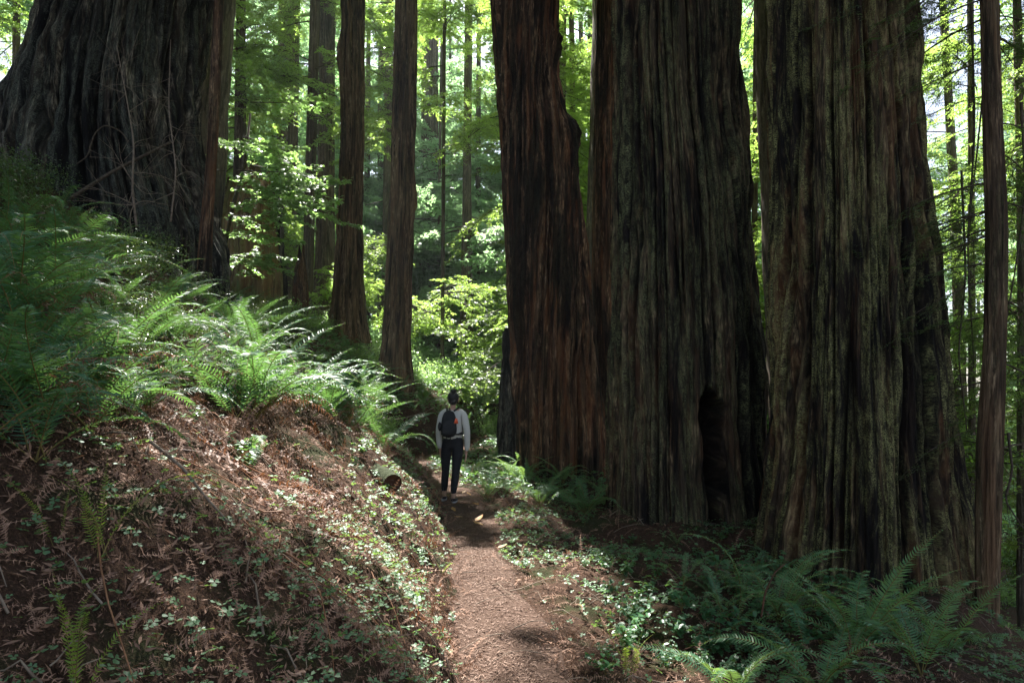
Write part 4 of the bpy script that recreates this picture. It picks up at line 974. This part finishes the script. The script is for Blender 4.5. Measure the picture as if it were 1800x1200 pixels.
# ------------------------------------------------------------------ the hiker, seen from behind
M['skin'] = plain_mat("skin", (.42, .24, .17), (.5, .3, .21), .55, 30, .4, .1, .002)
M['hair'] = plain_mat("black_hair", (.008, .007, .007), (.02, .016, .014), .5, 90, .4, 1, .004)
M['top'] = plain_mat("cream_knit", (.52, .50, .45), (.62, .60, .55), .9, 120, .1, .6, .003)
M['legging'] = plain_mat("black_leggings", (.010, .010, .012), (.018, .018, .022), .7, 60, .2, .2, .002)
M['pack'] = plain_mat("black_nylon", (.006, .0065, .008), (.014, .015, .018), .7, 120, .35, .4, .002)
M['orange'] = plain_mat("orange_fabric", (.75, .09, .03), (.85, .13, .04), .6, 40, .3)
M['shoe'] = plain_mat("dark_shoe", (.015, .015, .018), (.04, .04, .045), .7, 50, .3)
M['sole'] = plain_mat("grey_sole", (.28, .29, .3), (.38, .38, .38), .7, 50, .3)
M['eye'] = plain_mat("eye", (.7, .7, .68), (.75, .75, .72), .3, 10, .5)
M['lip'] = plain_mat("lips", (.35, .12, .1), (.4, .15, .12), .5, 30, .3)

def skin_obj(name, joints, links, mat, parent, sub=2):
    """grow one smooth body over a skeleton: joints = {key: (x, y, z, rx, ry)}"""
    keys = list(joints); me = bpy.data.meshes.new(name)
    me.from_pydata([joints[k][:3] for k in keys], [(keys.index(a), keys.index(b)) for a, b in links], [])
    o = link(name + "_tmp", me)
    md = o.modifiers.new("skin", 'SKIN'); md.use_smooth_shade = True
    sv = me.skin_vertices[0].data
    for i, k in enumerate(keys):
        j = joints[k]; sv[i].radius = (j[3], j[4] if len(j) > 4 else j[3]); sv[i].use_root = i == 0
    s_ = o.modifiers.new("sub", 'SUBSURF'); s_.levels = sub; s_.render_levels = sub
    dg = bpy.context.evaluated_depsgraph_get(); dg.update()
    nm = bpy.data.meshes.new_from_object(o.evaluated_get(dg)); nm.name = name
    nm.materials.clear(); nm.materials.append(M[mat])
    nm.polygons.foreach_set("use_smooth", np.ones(len(nm.polygons), dtype=bool))
    bpy.data.objects.remove(o); return link(name, nm, parent)

pp = np.array(on_ground(795, 884)); pz0 = float(ground_h(pp[0] - .02, pp[1] + .1))
person = thing("person", "hiker standing on the path seen from behind, cream long-sleeved top and black leggings", "person", (pp[0] - .01, pp[1] + .12, pz0), -.05)
person.scale = (.965,) * 3
HS = 1.0
J = {'pelvis': (0, 0, .93, .13, .10), 'waist': (0, .01, 1.08, .115, .085), 'chest': (0, 0, 1.24, .13, .095), 'upper': (0, 0, 1.35, .09, .075), 'neck0': (0, .01, 1.41, .05, .05),
     'neck1': (0, .02, 1.47, .045, .047), 'head0': (0, .03, 1.53, .068, .080), 'head1': (0, .025, 1.585, .074, .088), 'head2': (0, .02, 1.63, .06, .07)}
Lk = [('pelvis', 'waist'), ('waist', 'chest'), ('chest', 'upper'), ('upper', 'neck0'), ('neck0', 'neck1'), ('neck1', 'head0'), ('head0', 'head1'), ('head1', 'head2')]
ARM = {-1: [(-.12, 0, 1.36, .05), (-.165, -.005, 1.32, .05), (-.20, -.03, 1.07, .038), (-.20, .02, .86, .03), (-.195, .04, .80, .023)],
       1: [(.12, 0, 1.36, .05), (.168, -.005, 1.32, .05), (.215, -.04, 1.06, .038), (.215, .0, .84, .03), (.205, .01, .76, .023)]}
LEG = {-1: [(-.085, 0, .86, .092, .095), (-.11, .02, .66, .075, .078), (-.115, .06, .46, .052, .055), (-.13, .07, .30, .05, .056), (-.14, .10, .09, .031, .034)],
       1: [(.085, -.01, .86, .092, .095), (.075, -.04, .66, .075, .078), (.06, -.05, .46, .052, .055), (.045, -.10, .30, .05, .056), (.03, -.13, .09, .031, .034)]}
for sg in (-1, 1):
    pr = 'upper'
    for i, a in enumerate(ARM[sg]):
        k = f'a{sg}{i}'; J[k] = a if len(a) > 4 else (*a, a[3]); Lk.append((pr, k)); pr = k
    w = ARM[sg][-1]
    pk = f'palm{sg}'; J[pk] = (w[0] + .0, w[1] + .012, w[2] - .055, .018, .03); Lk.append((pr, pk))
    J[pk + 'b'] = (w[0], w[1] + .015, w[2] - .085, .016, .034); Lk.append((pk, pk + 'b'))
    for fi in range(4):
        fy = w[1] - .018 + fi * .02; ln = (.055, .068, .075, .062)[fi]
        a, b, c = f'f{sg}{fi}a', f'f{sg}{fi}b', f'f{sg}{fi}c'
        J[a] = (w[0], fy, w[2] - .1, .0085, .0085); J[b] = (w[0] - sg * .008, fy + .004, w[2] - .1 - ln * .5, .008, .008); J[c] = (w[0] - sg * .022, fy + .006, w[2] - .1 - ln * .9, .007, .007)
        Lk += [(pk + 'b', a), (a, b), (b, c)]
    J[f't{sg}a'] = (w[0] - sg * .004, w[1] + .045, w[2] - .05, .010, .010); J[f't{sg}b'] = (w[0] - sg * .012, w[1] + .06, w[2] - .085, .009, .009); J[f't{sg}c'] = (w[0] - sg * .018, w[1] + .062, w[2] - .11, .0075, .0075)
    Lk += [(pk, f't{sg}a'), (f't{sg}a', f't{sg}b'), (f't{sg}b', f't{sg}c')]
    pr = 'pelvis'
    for i, a in enumerate(LEG[sg]):
        k = f'l{sg}{i}'; J[k] = a; Lk.append((pr, k)); pr = k
    an = LEG[sg][-1]
    J[f'h{sg}'] = (an[0], an[1] + .03, .04, .03, .03); J[f'to{sg}'] = (an[0] + sg * .02, an[1] + .13, .03, .036, .022); J[f'tp{sg}'] = (an[0] + sg * .025, an[1] + .18, .025, .024, .016)
    Lk += [(pr, f'h{sg}'), (f'h{sg}', f'to{sg}'), (f'to{sg}', f'tp{sg}')]
skin_obj("body", J, Lk, 'skin', person)
# long-sleeved loose top
T = {'hem': (.0, 0, .91, .172, .135), 'w': (0, .0, 1.02, .155, .125), 'c': (0, -.005, 1.2, .155, .12), 'u': (0, 0, 1.33, .115, .088), 'n': (0, .01, 1.40, .07, .06)}
Tl = [('hem', 'w'), ('w', 'c'), ('c', 'u'), ('u', 'n')]
for sg in (-1, 1):
    pr = 'u'
    for i, (a, r) in enumerate(zip(ARM[sg][:4], (.058, .062, .056, .046))):
        k = f's{sg}{i}'; J_ = a; T[k] = (J_[0] * (1.05), J_[1], J_[2], r, r); Tl.append((pr, k)); pr = k
    k = f's{sg}c'; w = ARM[sg][-1]; T[k] = (w[0] * 1.03, w[1], w[2] + .0, .036, .036); Tl.append((pr, k))
skin_obj("sweater", T, Tl, 'top', person)
P_ = {'p': (0, 0, .92, .15, .122), 'p0': (0, 0, 1.04, .135, .11)}; Pl = [('p', 'p0')]
for sg in (-1, 1):
    pr = 'p'
    for i, a in enumerate(LEG[sg]):
        k = f'g{sg}{i}'; P_[k] = (a[0], a[1], a[2] + (.03 if i == 4 else 0), a[3] + .008, a[4] + .008); Pl.append((pr, k)); pr = k
skin_obj("leggings", P_, Pl, 'legging', person)
for sg in (-1, 1):
    an = LEG[sg][-1]
    S_ = {'a': (an[0], an[1] + .005, .075, .042, .044), 'b': (an[0], an[1] + .0, .045, .042, .035), 'c': (an[0] + sg * .015, an[1] + .09, .04, .044, .03), 'd': (an[0] + sg * .025, an[1] + .17, .035, .035, .022)}
    sh = skin_obj("shoe", S_, [('b', 'a'), ('b', 'c'), ('c', 'd')], 'shoe', person)
    g = Geo(); th = np.linspace(0, 2 * PI, 21)[:-1]
    cx_ = an[0] + sg * .013 + .043 * np.cos(th); cy2 = an[1] + .075 + .135 * np.sin(th)
    lo__ = np.stack([cx_, cy2, np.full(20, .002)], -1); hi_ = np.stack([cx_, cy2, np.full(20, .024)], -1)
    g.add(np.concatenate([lo__, hi_]), [np.array([[k, (k + 1) % 20, 20 + (k + 1) % 20, 20 + k] for k in range(20)]), np.arange(20)[None, ::-1], np.arange(20)[None] + 20])
    link("sole", g.mesh("sole", [M['sole']]), sh)
# hair: cap pulled up into a topknot
g = Geo()
for c_, r_h in (((0, .008, 1.588), (.088, .104, .098)), ((0, -.015, 1.53), (.07, .075, .06)), ((.006, -.012, 1.685), (.047, .045, .036))):
    u, v_ = np.meshgrid(np.linspace(0, 2 * PI, 25)[:-1], np.linspace(.04, PI - .04, 14)); wob = 1 + .07 * (vnoise(u * 4, v_ * 5, 88) - .5)
    Pm = np.stack([np.sin(v_) * np.cos(u) * r_h[0] * wob, np.sin(v_) * np.sin(u) * r_h[1] * wob, np.cos(v_) * r_h[2] * wob], -1).reshape(-1, 3) + np.array(c_)
    i = np.arange(13)[:, None] * 24; j = np.arange(24)[None]; g.add(Pm, [np.stack([i + j, i + 24 + j, i + 24 + (j + 1) % 24, i + (j + 1) % 24], -1).reshape(-1, 4)])
link("hair", g.mesh("hair", [M['hair']]), person)
def blob(name, c, r, mat, parent):
    u, v_ = np.meshgrid(np.linspace(0, 2 * PI, 13)[:-1], np.linspace(.15, PI - .15, 7)); P = np.stack([np.sin(v_) * np.cos(u) * r[0], np.sin(v_) * np.sin(u) * r[1], np.cos(v_) * r[2]], -1).reshape(-1, 3)
    g = Geo(); i = np.arange(6)[:, None] * 12; j = np.arange(12)[None]; f = np.stack([i + j, i + 12 + j, i + 12 + (j + 1) % 12, i + (j + 1) % 12], -1).reshape(-1, 4)
    g.add(P, [f, np.arange(12)[None], np.arange(12)[None, ::-1] + 72]); return link(name, g.mesh(name, [M[mat]]), parent, c)
for sg in (-1, 1):
    blob("ear", (sg * .083, .03, 1.55), (.012, .022, .032), 'skin', person)
    blob("eye", (sg * .03, .105, 1.565), (.014, .01, .008), 'eye', person)
blob("nose", (0, .122, 1.54), (.013, .018, .022), 'skin', person)
blob("mouth", (0, .108, 1.503), (.025, .008, .007), 'lip', person)
# backpack: carried, so a thing of its own
pk = thing("backpack", "small black backpack with an orange tag on the hiker's back", "backpack", tuple(person.location), -.05)
pk.scale = (.965,) * 3
def pack_body(name, z0, z1, wx, yb, dep, mat, parent, egg=.25, lean_=0., xo=0.):
    nz, nt_ = 18, 28; g = Geo(); th = np.linspace(0, 2 * PI, nt_ + 1)[:-1]; q = np.linspace(0, 1, nz); rows = []
    for s_ in q:
        e = (1 - abs(2 * s_ - 1) ** 3.2) ** .42; ww = wx * (1 - egg * s_) * e; dd = dep * (1 - .35 * s_) * e
        c_, s2 = np.cos(th), np.sin(th); X_ = ww * np.sign(c_) * np.abs(c_) ** .7; Y_ = dd * np.sign(s2) * np.abs(s2) ** .7
        rows.append(np.stack([X_ + xo, yb + Y_ + lean_ * s_, np.full(nt_, z0 + (z1 - z0) * s_)], -1))
    P = np.concatenate(rows); i = np.arange(nz - 1)[:, None] * nt_; j = np.arange(nt_)[None]
    f = np.stack([i + j, i + (j + 1) % nt_, i + nt_ + (j + 1) % nt_, i + nt_ + j], -1).reshape(-1, 4)
    g.add(P, [f]); return link(name, g.mesh(name, [M[mat]]), parent)
pack_body("main_compartment", .98, 1.40, .135, -.19, .085, 'pack', pk, .3, .03, -.035)
pack_body("front_pocket", 1.01, 1.27, .11, -.262, .045, 'pack', pk, .25, .02, -.035)
g = Geo(); tube(g, [(-.035, -.16, 1.39), (-.035, -.20, 1.43), (-.01, -.17, 1.40)], .008, 6, 0, True); link("haul_loop", g.mesh("haul_loop", [M['pack']]), pk)
for sg in (-1, 1):
    g = Geo(); q = np.array([(sg * .055 - .02, -.12, 1.385), (sg * .085, -.03, 1.425), (sg * .10, .08, 1.40), (sg * .105, .13, 1.28), (sg * .13, .11, 1.12), (sg * .15, -.02, 1.05), (sg * .10, -.14, 1.03)])
    qq = np.linspace(0, 6, 30); q = np.stack([np.interp(qq, range(7), q[:, i]) for i in range(3)], -1); tube(g, q, .014, 6, 0, True); link("shoulder_strap", g.mesh("shoulder_strap", [M['pack']]), pk)
    g = Geo(); tube(g, [(-.035 + sg * .03, -.21, 1.0), (-.035 + sg * .032, -.225, .96), (-.035 + sg * .03, -.22, .93)], .006, 5, 0, True); link("lash_strap", g.mesh("lash_strap", [M['pack']]), pk)
g = Geo(); q = np.linspace(-1, 1, 15) * PI * .95; tube(g, np.stack([.178 * np.sin(q), -.135 * np.cos(q) * -1 * -1, np.full(15, 1.03)], -1), .013, 6); link("hip_belt", g.mesh("hip_belt", [M['pack']]), pk)
blob("side_bottle", (-.175, -.17, 1.15), (.03, .03, .07), 'pack', pk)
g = Geo(); g.add([(.05, -.262, 1.20), (.115, -.25, 1.195), (.105, -.25, 1.265), (.075, -.258, 1.28), (.05, -.25, 1.20), (.115, -.238, 1.195), (.105, -.238, 1.265), (.075, -.245, 1.28)],
                  np.array([[0, 1, 2, 3], [7, 6, 5, 4], [0, 4, 5, 1], [1, 5, 6, 2], [2, 6, 7, 3], [3, 7, 4, 0]])); link("orange_tag", g.mesh("orange_tag", [M['orange']], False), pk)


# ------------------------------------------------------------------ haze: one closed box of thin air
HAZE = 0.0004
if HAZE:
    g = Geo(); a, b, c, d, e, f_ = -110, 110, -40, 130, -30, 46
    V = [(x, y, z) for z in (e, f_) for y in (c, d) for x in (a, b)]
    g.add(V, np.array([[0, 2, 3, 1], [4, 5, 7, 6], [0, 1, 5, 4], [2, 6, 7, 3], [0, 4, 6, 2], [1, 3, 7, 5]]))
    hm = bpy.data.materials.new("haze"); hm.use_nodes = True; nt = hm.node_tree; nt.nodes.clear()
    o = nt.nodes.new("ShaderNodeOutputMaterial"); vp = nt.nodes.new("ShaderNodeVolumePrincipled")
    vp.inputs["Color"].default_value = (.85, .92, 1, 1); vp.inputs["Density"].default_value = HAZE; vp.inputs["Anisotropy"].default_value = .35
    nt.links.new(vp.outputs[0], o.inputs["Volume"])
    tag(link("haze", g.mesh("haze", [hm], False)), "thin bluish haze between the distant trees", "haze", kind="stuff")

# tell look-alikes apart by their place where only a few share a label
from collections import defaultdict
dd = defaultdict(list)
for o in SC.objects:
    if o.parent is None and o.get("category") and o.get("group"): dd[o["label"]].append(o)
ORD = ["leftmost", "second from left", "third from left", "fourth from left", "fifth from left", "sixth from left", "seventh from left", "eighth from left", "ninth from left"]
for lab_, L_ in dd.items():
    if 2 <= len(L_) <= 9 and "hidden" not in lab_ and "outside" not in lab_ and len(lab_.split()) <= 13:
        L_.sort(key=lambda o: float(project(np.array(o.location))[0]))
        for k_, o in enumerate(L_): o["label"] = lab_ + ", " + (ORD[k_] if k_ < len(L_) - 1 else "rightmost")
